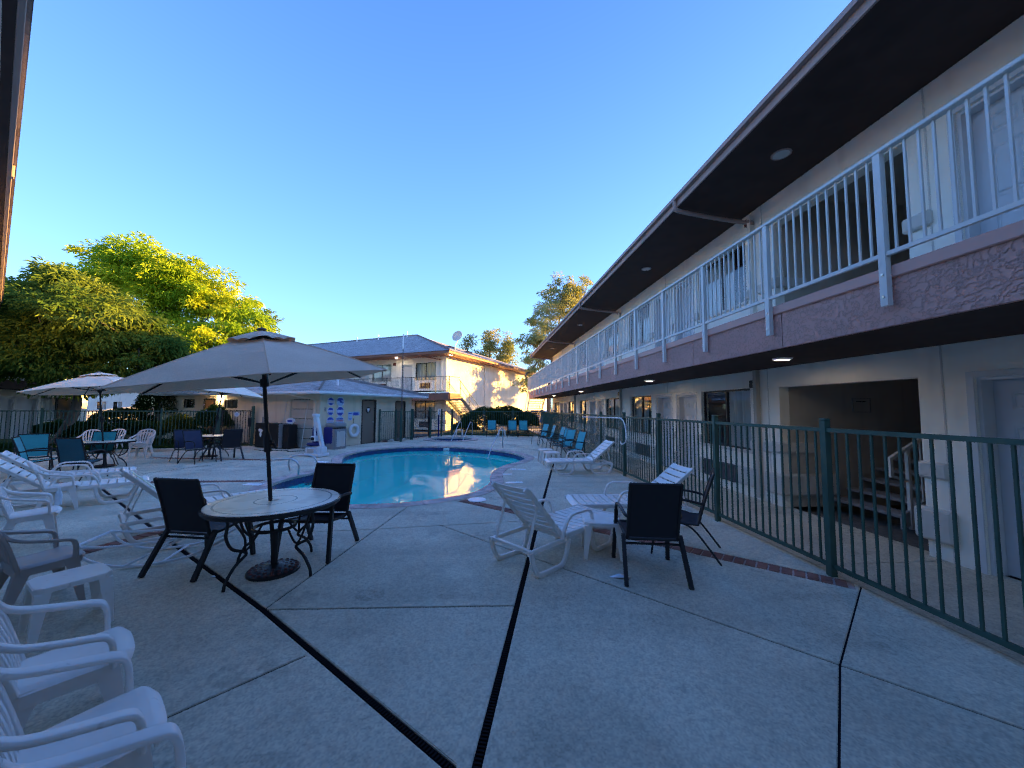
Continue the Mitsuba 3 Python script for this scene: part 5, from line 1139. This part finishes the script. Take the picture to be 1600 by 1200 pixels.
LOUNGE40.place('sun_lounger', face(2.22, 5.52, -1, .03) @ tr(0, -.06), 'white slatted lounger beside the green fence, behind the black chair', 'sun lounger')
LOUNGE40.place('sun_lounger', face(2.66, 9.78, -.995, -.06), 'white slatted lounger farther back next to the teal chairs', 'sun lounger')
# --- white tubular rocking frame in front of the left lounger
k = tag('rocking_frame', 'white tubular rocking chair frame lying before the left lounger', 'rocking frame')
M = face(-3.57, 4.58, .97, .22)
for s in (-1, 1):
    x = s * .26
    put(k + '__rocker', xf(tube(spline([(x, -.62, .26), (x, -.52, .13), (x, -.28, .035), (x, 0, .02), (x, .35, .07), (x, .68, .22)], 6), .015, 8), M), 'm_white', 40)
    put(k + '__side_rail', xf(tube(spline([(x, -.62, .26), (x * .97, -.35, .235), (x * .95, .1, .25), (x * .95, .55, .30)], 5), .013, 8), M), 'm_white', 40)
    put(k + '__strut', xf(tube([(x, -.2, .03), (x * .96, .28, .26)], .012, 8), M), 'm_white', 40)
for q in (tube([(-.26, -.62, .26), (.26, -.62, .26)], .017, 8), tube([(-.25, .12, .035), (.25, .12, .035)], .012, 8), tube([(-.25, .55, .30), (.25, .55, .30)], .013, 8)): put(k + '__crossbar', xf(q, M), 'm_white', 40)
# --- right hand group
STOOL.place('side_table', tr(1.42, 4.38) @ rz(-.2), 'white plastic side table between the near lounger and the black chair', 'side table')
BLACK.place('sling_chair', face(1.76, 3.90, .17, .985), 'black sling chair at the right with its back to the camera', 'chair')
BLACKTHIN.place('sling_chair', face(2.42, 4.42, -.84, .54), 'thin framed black sling chair in profile by the green fence', 'chair')
k = put('foil_scrap', xf(hull(np.random.default_rng(3).normal(0, .022, (14, 3)) * (1.6, 1, .5) + [0, 0, .015]), tr(1.40, 3.74)), 'm_steel'); tag(k, 'crumpled silver scrap on the deck at the black chair foot', 'litter')
k = put('foil_scrap', xf(hull(np.random.default_rng(5).normal(0, .016, (12, 3)) * (1, 1, .5) + [0, 0, .01]), tr(-2.66, 4.02)), 'm_steel'); tag(k, 'tiny pale scrap on the dark joint by the front table', 'litter')
# --- teal chairs along the fence and at the back
ROW = [(2.86, 11.62, -.97, -.22), (2.78, 12.62, -.93, -.36), (2.84, 13.45, -.95, -.25), (2.90, 14.65, -.98, -.12), (2.84, 16.2, -.99, -.08), (2.70, 17.3, -.93, -.36)]
RL = ('nearest teal chair in the row along the right fence', 'second teal chair in the row along the right fence', 'third teal chair in the row along the right fence', 'fourth teal chair in the row along the right fence', 'fifth teal chair in the row along the right fence', 'last teal chair in the row along the right fence')
for (x, y, a, b), lab in zip(ROW, RL): TEAL.place('teal_chair', face(x, y, a, b), lab, 'chair', 'teal sling chairs along the right fence')
for (x, y), lab in zip(((.55, 22.05), (1.78, 21.85), (2.42, 21.7)), ('lone teal chair against the back fence, left of the small table', 'teal chair against the back fence, middle of three', 'teal chair against the back fence, right end')):
    TEAL.place('teal_chair', face(x, y, -.06, -1), lab, 'chair', 'teal sling chairs at the back fence')
STOOL.place('side_table', tr(2.08, 11.02) @ rz(.1), 'nearer white side table before the teal chair row', 'side table')
STOOL.place('side_table', tr(2.02, 11.75) @ rz(.05), 'farther white side table before the teal chair row', 'side table')
STOOL.place('side_table', tr(1.16, 22.0), 'white side table between teal chairs at the back fence', 'side table')
STOOL.place('side_table', tr(-1.35, 22.3), 'white side table behind the spa handrails', 'side table')
# --- left table group
TABLE.place('patio_table', tr(-10.5, 11.27) @ rz(.3), 'round patio table of the left group with teal chairs', 'table')
umbrella_base('dark umbrella base under the left table', -10.5, 11.3)
umbrella('patio_umbrella', 'pale beige market umbrella over the left table', (-10.5, 11.3, .05), (-10.78, 11.25, 2.64), 1.42, 8, .2, .46, 'm_canopy_pale')
TEAL.place('teal_chair', face(-11.18, 10.24, 0.75, -0.66), 'teal sling chair at the far left facing the left table', 'chair')
TEAL.place('teal_chair', face(-10.42, 9.68, 0.80, 0.60), 'teal sling chair seen edge on at the far left behind the loungers', 'chair')
DTEAL.place('teal_chair', face(-9.26, 9.45, -0.10, 0.99), 'teal sling chair with its dark back turned at the left table', 'chair')
TEAL.place('teal_chair', face(-10.59, 11.16, 0.35, -0.94), 'teal sling chair behind the left table', 'chair')
MONO.place('plastic_armchair', face(-14.31, 14.78, 0.45, -0.89), 'white armchair behind the left table, left of the umbrella pole', 'chair')
MONO.place('plastic_armchair', face(-13.85, 15.18, 0.25, -0.97), 'white armchair behind the left table, right of the umbrella pole', 'chair')
MONO.place('plastic_armchair', face(-11.31, 13.36, 0.25, -0.97), 'lower white armchair of the stack of two', 'chair')
MONO.place('plastic_armchair', face(-11.31, 13.36, 0.25, -0.97) @ tr(0, -.02, .10), 'upper white armchair of the stack of two', 'chair')
# --- table by the gate
TABLE.place('patio_table', tr(-9.12, 13.42) @ rz(.1), 'round patio table near the dark gate with navy chairs', 'table')
umbrella_base('dark umbrella base under the table near the gate', -9.18, 13.36)
umbrella('patio_umbrella', 'beige market umbrella leaning over the table near the gate', (-9.18, 13.36, .05), (-8.92, 13.55, 2.66), 1.36, 8, .1, .46, 'm_canopy_pale')
NAVY.place('navy_chair', face(-9.03, 12.22, 0.80, -0.60), 'navy sling chair left of the gate table, farther one', 'chair')
NAVY.place('navy_chair', face(-8.52, 11.99, 0.93, -0.36), 'navy sling chair left of the gate table, nearer one', 'chair')
BLACK.place('sling_chair', face(-8.16, 12.69, -0.80, 0.60), 'black sling chair right of the gate table', 'chair')

# ------------------------------------------------------------------ pool fittings
k = tag('pool_ladder', 'two low steel grab rails at the left lobe of the pool', 'ladder')
for y in (9.72, 10.45):
    x = -5.02 if y < 10 else -4.90
    put(k + '__rail', tube(spline([(x - .22, y, 0), (x - .26, y, .2), (x - .18, y, .36), (x + .05, y, .40), (x + .32, y, .38), (x + .46, y, .25), (x + .46, y, .0), (x + .44, y, -.5)], 7), .021, 10), 'm_steel', 50)
for z in (-.3, -.52): put(k + '__step', box(-4.42, 9.72, z, -4.30, 10.45, z + .03), 'm_steel')
k = tag('entry_rail', 'single steel handrail slanting into the far side of the pool', 'handrail')
put(k + '__rail', tube(spline([(.88, 15.9, 0), (.88, 15.88, .5), (.88, 15.85, .78), (.84, 15.75, .86), (.75, 15.5, .80), (.4, 14.6, .22), (.22, 14.1, -.25)], 8), .022, 10), 'm_steel', 50); put(k + '__flange', xf(disc(.05, .001, .015, 16), tr(.88, 15.9)), 'm_steel')
for i, (x, lab) in enumerate(((-1.62, 'left steel handrail of the spa'), (-1.02, 'right steel handrail of the spa'))):
    k = tag(numbered('spa_rail'), lab, 'handrail'); put(k + '__rail', tube(spline([(x + .45, 21.32, 0), (x + .45, 21.3, .6), (x + .44, 21.25, .82), (x + .40, 21.1, .88), (x + .32, 20.9, .82), (x + .0, 19.9, -.05), (x - .05, 19.7, -.3)], 8), .022, 10), 'm_steel', 50)
k = tag('pool_lift', 'white pool lift with blue seat at the pool edge', 'pool lift'); M = face(-5.66, 13.32, -.9, .43) @ rz(-math.pi / 2)
put(k + '__base', xf(cat(cbox(-.33, -.22, .02, .33, .22, .12, .01), cbox(.10, -.13, .121, .33, .13, .34, .02), cbox(-.33, -.2, .121, -.05, .2, .30, .02)), M), 'm_white')
put(k + '__base_panel', xf(cbox(-.2, -.226, .14, .1, -.2201, .28, .002), M), 'm_band')
put(k + '__mast', xf(tube([(.24, 0, .33), (-.10, 0, 1.42)], .055, 4), M), 'm_white'); put(k + '__mast_slot', xf(tube([(.18, -.062, .55), (.04, -.062, .98)], .018, 4), M), 'm_band')
put(k + '__head', xf(cbox(-.22, -.08, 1.36, .0, .08, 1.46, .015), M), 'm_white'); put(k + '__actuator', xf(tube([(-.18, .0, 1.38), (-.12, .0, .72), (-.08, 0, .52)], .035, 10), M), 'm_white', 40)
put(k + '__control_box', xf(cbox(-.2, -.12, .52, .02, .1, .70, .02), M), 'm_white'); put(k + '__battery', xf(cbox(-.17, -.128, .55, -.02, -.119, .66, .004), M), 'm_black')
for s, x0, x1 in ((0, -.52, -.17), (1, .02, .40)):
    put(k + ('__seat_back' if s == 0 else '__seat_side'), xf(cbox(x0, .2, .42, x1, .28, 1.0, .05), M), 'm_navyseat', 35)
put(k + '__seat', xf(cbox(-.54, .0, .34, -.08, .5, .44, .04), M), 'm_navyseat', 35); put(k + '__footrest', xf(cbox(-.55, -.1, .28, -.3, .1, .34, .02), M), 'm_bin')

# ------------------------------------------------------------------ trees and bushes
def frond_mesh(C, D, L, Wd, r, droop=.5):
    """Compound leaves: bent two quad strips at C pointing along D."""
    n = len(C); D = D / (np.linalg.norm(D, axis=1, keepdims=True) + 1e-9); up = r.normal(0, 1, (n, 3)); up[:, 2] += .8
    S = np.cross(D, up); S /= np.linalg.norm(S, axis=1, keepdims=True) + 1e-9
    m = C + D * (L * .5)[:, None]; D2 = D.copy(); D2[:, 2] -= droop; D2 /= np.linalg.norm(D2, axis=1, keepdims=True); e = m + D2 * (L * .5)[:, None]
    w = Wd[:, None]
    V = np.stack([C - S * w * .35, C + S * w * .35, m - S * w * .5, m + S * w * .5, e - S * w * .18, e + S * w * .18], 1).reshape(-1, 3)
    b = (np.arange(n) * 6)[:, None]; Fs = np.concatenate([b + np.array([[0, 1, 3]]), b + np.array([[0, 3, 2]]), b + np.array([[2, 3, 5]]), b + np.array([[2, 5, 4]])], 0)
    return V, Fs
def tree(key, label, trunk, blobs, seed, leaf, nclus, nfr, L=(.14, .26), Wd=(.05, .08), r0=.2, spread=.55, category='tree', bare=.15, group=None):
    """trunk: points of the leaning trunk; blobs: (centre, radii) of the crown's masses; limbs grow from the trunk to leaf clusters in the blobs."""
    r = np.random.default_rng(seed); trunk = spline(trunk, 5); k = thing(key, label, category, group); n = len(trunk)
    rad = np.interp(np.linspace(0, 1, n), [0, .08, 1], [r0 * 1.45, r0, r0 * .45]); put(k + '__trunk', tube(trunk, rad, 10), 'm_bark', 60)
    vol = np.array([np.prod(b[1]) for b in blobs]) ** .72; cl = []
    for b, c in zip(blobs, np.round(nclus * vol / vol.sum()).astype(int)):
        d = r.normal(0, 1, (c, 3)); d /= np.linalg.norm(d, axis=1, keepdims=True); q = r.random(c) ** .45
        p = np.array(b[0]) + d * q[:, None] * np.array(b[1]) * (1 + .35 * (meshkit.noise(d * 2.6 + 11, seed)[:, None] - .5) * 2); cl.append(p)
    cl = np.vstack(cl); cl = cl[meshkit.noise(cl * .75 + 5, seed + 9) > bare + .12]
    # limbs: blob centres from the trunk, then clusters hang on the nearest node
    nodes, limbs = [trunk[-1], trunk[int(n * .7)]], []
    for b in blobs:
        c = np.array(b[0], float); ds = [np.linalg.norm(c - x) - .4 * (c[2] - x[2]) for x in nodes]; s = nodes[int(np.argmin(ds))]
        mid = (s + c) / 2 + r.normal(0, .25, 3) + [0, 0, .2]; pth = spline([s, mid, c - [0, 0, b[1][2] * .2]], 5); limbs.append(tube(pth, np.linspace(r0 * .42, r0 * .16, len(pth)), 7)); nodes += [pth[5], pth[-1]]
    N = np.array(nodes)
    for p in cl[::2]:
        s = N[np.argmin(np.linalg.norm(N - p, axis=1))]; pth = spline([s, (s + p) / 2 + r.normal(0, .12, 3) + [0, 0, .1], p], 3); limbs.append(tube(pth, np.linspace(r0 * .11, .008, len(pth)), 4))
    put(k + '__limbs', cat(limbs), 'm_bark', 60)
    m = len(cl); size = r.uniform(.6, 1.25, m) * spread; out = cl - np.average([b[0] for b in blobs], axis=0, weights=vol); out /= np.linalg.norm(out, axis=1, keepdims=True) + 1e-9
    C = np.repeat(cl, nfr, 0); o = r.normal(0, 1, (m * nfr, 3)); o *= (r.random(m * nfr) ** .5 / np.linalg.norm(o, axis=1))[:, None] * np.repeat(size, nfr)[:, None]; o[:, 2] = o[:, 2] * .5 - np.linalg.norm(o[:, :2], axis=1) * .18
    D = o + np.repeat(out, nfr, 0) * .25 + r.normal(0, .25, o.shape); D[:, 2] -= .15
    put(k + '__crown', frond_mesh(C + o, D, r.uniform(*L, m * nfr), r.uniform(*Wd, m * nfr), r), leaf)
    return k
# leaning locust behind the left lawn fence, and the sunlit one behind it
tree('locust_tree', 'leaning locust tree with feathery crown behind the left fence', [(-17.75, 17.0, 0), (-17.3, 17.0, .9), (-17.05, 17.0, 1.7), (-17.2, 17.1, 2.6), (-17.2, 17.4, 3.8)],
     [((-17.6, 17.2, 4.9), (2.6, 2.2, 1.7)), ((-19.6, 17.6, 5.6), (2.2, 2.0, 1.9)), ((-15.4, 16.8, 4.4), (2.0, 1.8, 1.3)), ((-16.8, 17.4, 5.4), (1.9, 1.8, 1.3)), ((-19.4, 18.2, 6.7), (2.0, 1.8, 1.2)), ((-13.9, 17.2, 3.9), (1.3, 1.3, .9)), ((-16.2, 16.4, 2.9), (1.6, 1.1, .8)), ((-17.8, 16.0, 3.6), (1.5, 1.0, 1.0)), ((-20.3, 18.2, 4.3), (1.2, 1.2, 1.0))], 21, 'm_leaf_locust', 560, 130, r0=.2, spread=.62)
tree('locust_tree', 'taller yellow green tree lit by low sun behind the leaning one', [(-18.4, 22.5, 0), (-18.3, 22.5, 1.5), (-18.4, 22.6, 3.2), (-18.6, 22.8, 5.)],
     [((-20.4, 22.8, 9.8), (2.3, 2.1, 1.7)), ((-23.6, 23.2, 8.6), (1.9, 1.8, 1.5)), ((-25.4, 23.4, 7.6), (1.6, 1.6, 1.4)), ((-21.6, 22.2, 6.2), (2., 1.6, 1.4)), ((-18.6, 22.8, 7.6), (2.4, 2.2, 2.0)), ((-17.6, 22.8, 9.3), (2.0, 1.9, 1.5)), ((-21.8, 23., 7.6), (1.8, 1.9, 1.8)), ((-16., 22.8, 7.6), (2.1, 2.0, 1.8)), ((-14.5, 22.8, 6.3), (1.8, 1.8, 1.5)), ((-13.0, 22.8, 5.1), (1.2, 1.4, 1.2)), ((-15.5, 21.4, 5.2), (1.7, 1.4, 1.2))], 33, 'm_leaf_back', 720, 120, r0=.22, spread=.62)
tree('locust_tree', 'small dark sapling top rising behind the pool house roof', [(-15.0, 26.5, 0), (-15.0, 26.5, 3.), (-14.9, 26.5, 6.)], [((-14.9, 26.5, 7.5), (.45, .6, 1.1)), ((-15.5, 26.5, 6.6), (.6, .7, .6)), ((-14.3, 26.6, 6.2), (.6, .6, .6))], 44, 'm_leaf_locust', 46, 40, r0=.09, spread=.4)
# tree beyond the end of the right wing, and the row behind the far block
tree('ash_tree', 'tall airy tree beyond the far end of the right wing', [(6.4, 35.2, 0), (6.4, 35.3, 3), (6.7, 35.5, 6.), (7.2, 35.8, 9.)],
     [((7.6, 35.8, 12.2), (2.2, 2.2, 2.8)), ((9.6, 36., 12.6), (2.0, 2.0, 2.6)), ((6.2, 35.6, 9.8), (1.9, 2., 2.0)), ((5.0, 35.4, 8.0), (1.5, 1.8, 1.6)), ((8.6, 36, 9.), (2.6, 2.4, 2.2)), ((4.4, 34.6, 5.4), (1.2, 1.4, 1.2)), ((5.6, 35.2, 6.6), (1.6, 1.6, 1.2)), ((9.4, 36., 6.), (2., 1.8, 1.4)), ((4.2, 33.6, 4.0), (.9, 1.1, .8))], 55, 'm_leaf_far', 400, 70, L=(.16, .3), Wd=(.06, .10), r0=.22, spread=.6, bare=.26)
for i, (x, y, h, w, lab) in enumerate(((-2.3, 52., 12.4, 1.9, 'sparse tree above the far block roof, leftmost of three'), (.9, 53., 13.5, 2.1, 'tallest sparse tree above the far block roof, middle of three'), (3.4, 52., 12.6, 1.3, 'sparse tree above the far block roof, right of three'))):
    tree('poplar_tree', lab, [(x, y, 0), (x, y, h * .4), (x + .1, y, h * .8)], [((x + .1, y, h * .88), (w * .5, w * .6, h * .12)), ((x, y, h * .76), (w * .8, w, h * .16)), ((x - w * .4, y, h * .62), (w * .8, w, h * .14)), ((x + w * .4, y, h * .58), (w * .8, w, h * .16)), ((x, y, h * .45), (w, w, h * .14))], 60 + i, 'm_leaf_far', 190, 42, L=(.2, .36), Wd=(.09, .14), r0=.2, spread=.75, bare=.3, group='sparse trees behind the far block')
# trees in the parking lot that filter the sun onto the end wall
for i, (x, y, h, w) in enumerate(((13.5, 40.5, 9.5, 2.4), (17., 36.5, 8.5, 2.2))):
    tree('ash_tree', ('parking lot tree right behind the tall airy tree', 'parking lot tree hidden behind the right wing')[i], [(x, y, 0), (x, y + .1, h * .35), (x + .1, y, h * .75)], [((x, y, h * .78), (w, w, h * .2)), ((x - w * .5, y + .3, h * .55), (w, w, h * .17)), ((x + w * .5, y - .4, h * .5), (w, w, h * .17))], 80 + i, 'm_leaf_far', 110, 60, L=(.2, .36), Wd=(.1, .15), r0=.2, spread=.8, bare=.25)
def bush(key, label, c, rad, n, seed, leaf, L=(.06, .12), Wd=(.035, .06), category='bush'):
    r = np.random.default_rng(seed); k = thing(key, label, category); d = r.normal(0, 1, (n, 3)); d /= np.linalg.norm(d, axis=1, keepdims=True); d[:, 2] = np.abs(d[:, 2]) * 1.1 - .15
    q = (.62 + .38 * r.random(n) ** .5) * (1 + .5 * (meshkit.fbm(d * 2.2 + seed, 3, seed) - .5)); p = np.array(c) + d * q[:, None] * np.array(rad); ok = p[:, 2] > .05; p, d = p[ok], d[ok]
    put(k + '__foliage', frond_mesh(p, d + r.normal(0, .6, p.shape), r.uniform(*L, len(p)), r.uniform(*Wd, len(p)), r, .2), leaf)
    base = np.array([c[0], c[1], 0.]); st = [tube(spline([base + r.normal(0, .08, 3) * (1, 1, 0), base + (np.array(c) - base) * .6 + r.normal(0, .15, 3), np.array(c) + r.normal(0, .35, 3) * np.array(rad)], 3), .014, 5) for _ in range(12)]
    put(k + '__stem', cat(st), 'm_bark', 60); return k
bush('hedge_bush', 'big dark rounded hedge behind the back fence, left part', (.2, 24.2, .75), (1.7, 1.0, .95), 9000, 1, 'm_leaf_bush', category='hedge')
bush('hedge_bush', 'big dark rounded hedge behind the back fence, middle part', (1.7, 24.3, .85), (1.5, 1.0, .95), 9000, 2, 'm_leaf_bush', category='hedge')
bush('hedge_bush', 'dark hedge at the right end of the back fence', (2.9, 23.9, .7), (.75, .9, .75), 5500, 3, 'm_leaf_bush', category='hedge')
bush('hedge_bush', 'low green shrub below the far block stair', (-1.1, 24.4, .35), (.9, .7, .45), 3500, 4, 'm_leaf_bush')
bush('hedge_bush', 'tall dark shrub mass in shade left of the tan wall', (-16.2, 20.6, 1.5), (1.5, 1.2, 1.4), 9000, 15, 'm_leaf_bush', category='hedge')
bush('hedge_bush', 'dark hedge in shade before the far white house', (-18.4, 20.6, .75), (1.5, .8, .85), 6000, 16, 'm_leaf_bush', category='hedge')
bush('garden_bush', 'yellow green rounded bush behind the left fence', (-13.0, 17.0, .7), (.65, .6, .62), 3800, 5, 'm_leaf_gold')
bush('garden_bush', 'dark rose bush before the tan wall left of the gate', (-11.9, 17.5, .95), (.7, .55, .75), 3200, 6, 'm_leaf_bush')
bush('garden_bush', 'low dark shrub at the fence left of the rose bush', (-12.4, 17.0, .4), (.6, .4, .4), 2000, 7, 'm_leaf_bush')
for i, (x, y) in enumerate(((-15.2, 17.6), (-16.6, 17.3), (-18.4, 17.9))): bush('hedge_bush', ('dark hedge right of the leaning trunk', 'dark hedge touching the leaning trunk', 'dark hedge left of the leaning trunk')[i], (x, y, .5), (1.1, .6, .55), 4500, 8 + i, 'm_leaf_bush', category='hedge')
r = np.random.default_rng(9); P = np.array([-12.15, 17.35, 1.15]) + r.normal(0, 1, (14, 3)) * (.3, .15, .25)
k = put('rose_blossoms', cat(*[xf(lathe([(1e-4, 0), (.03, .012), (.038, .03), (.02, .045), (1e-4, .04)], 8), tr(*p)) for p in P]), 'm_signpink', 40); tag(k, 'pale rose blossoms on the dark bush by the gate', 'blossoms', kind='stuff')

# ------------------------------------------------------------------ cars far behind the fence
def car(label, x, y, hx, hy):
    k = thing('parked_car', label, 'car'); M = face(x, y, hx, hy)
    prof = Polygon([(-2.15, .35), (-2.2, .75), (-2.0, .95), (-1.4, 1.0), (-.85, 1.42), (.35, 1.45), (1.05, 1.0), (1.95, .86), (2.2, .65), (2.2, .35), (1.75, .3), (-1.7, .3)]).buffer(.05, join_style=1)
    v, f = poly_prism(prof, -.85, .85); put(k + '__body', xf((np.c_[v[:, 2], v[:, 0], v[:, 1]], f), M), 'm_car', 30)
    gl = Polygon([(-1.2, 1.02), (-.8, 1.36), (.3, 1.38), (.85, 1.02)]); v, f = poly_prism(gl, -.865, .865); put(k + '__window', xf((np.c_[v[:, 2], v[:, 0], v[:, 1]], f), M), 'm_carglass')
    for s in (-1, 1):
        for yy in (-1.35, 1.35): put(k + '__wheel', xf(xf(disc(.33, -.11, .11, 20, .02), ry(math.pi / 2)), M @ tr(s * .82, yy, .33)), 'm_tyre', 30)
car('blue parked car seen through the fence beyond the right wing', 6.1, 37.6, .9, -.4)
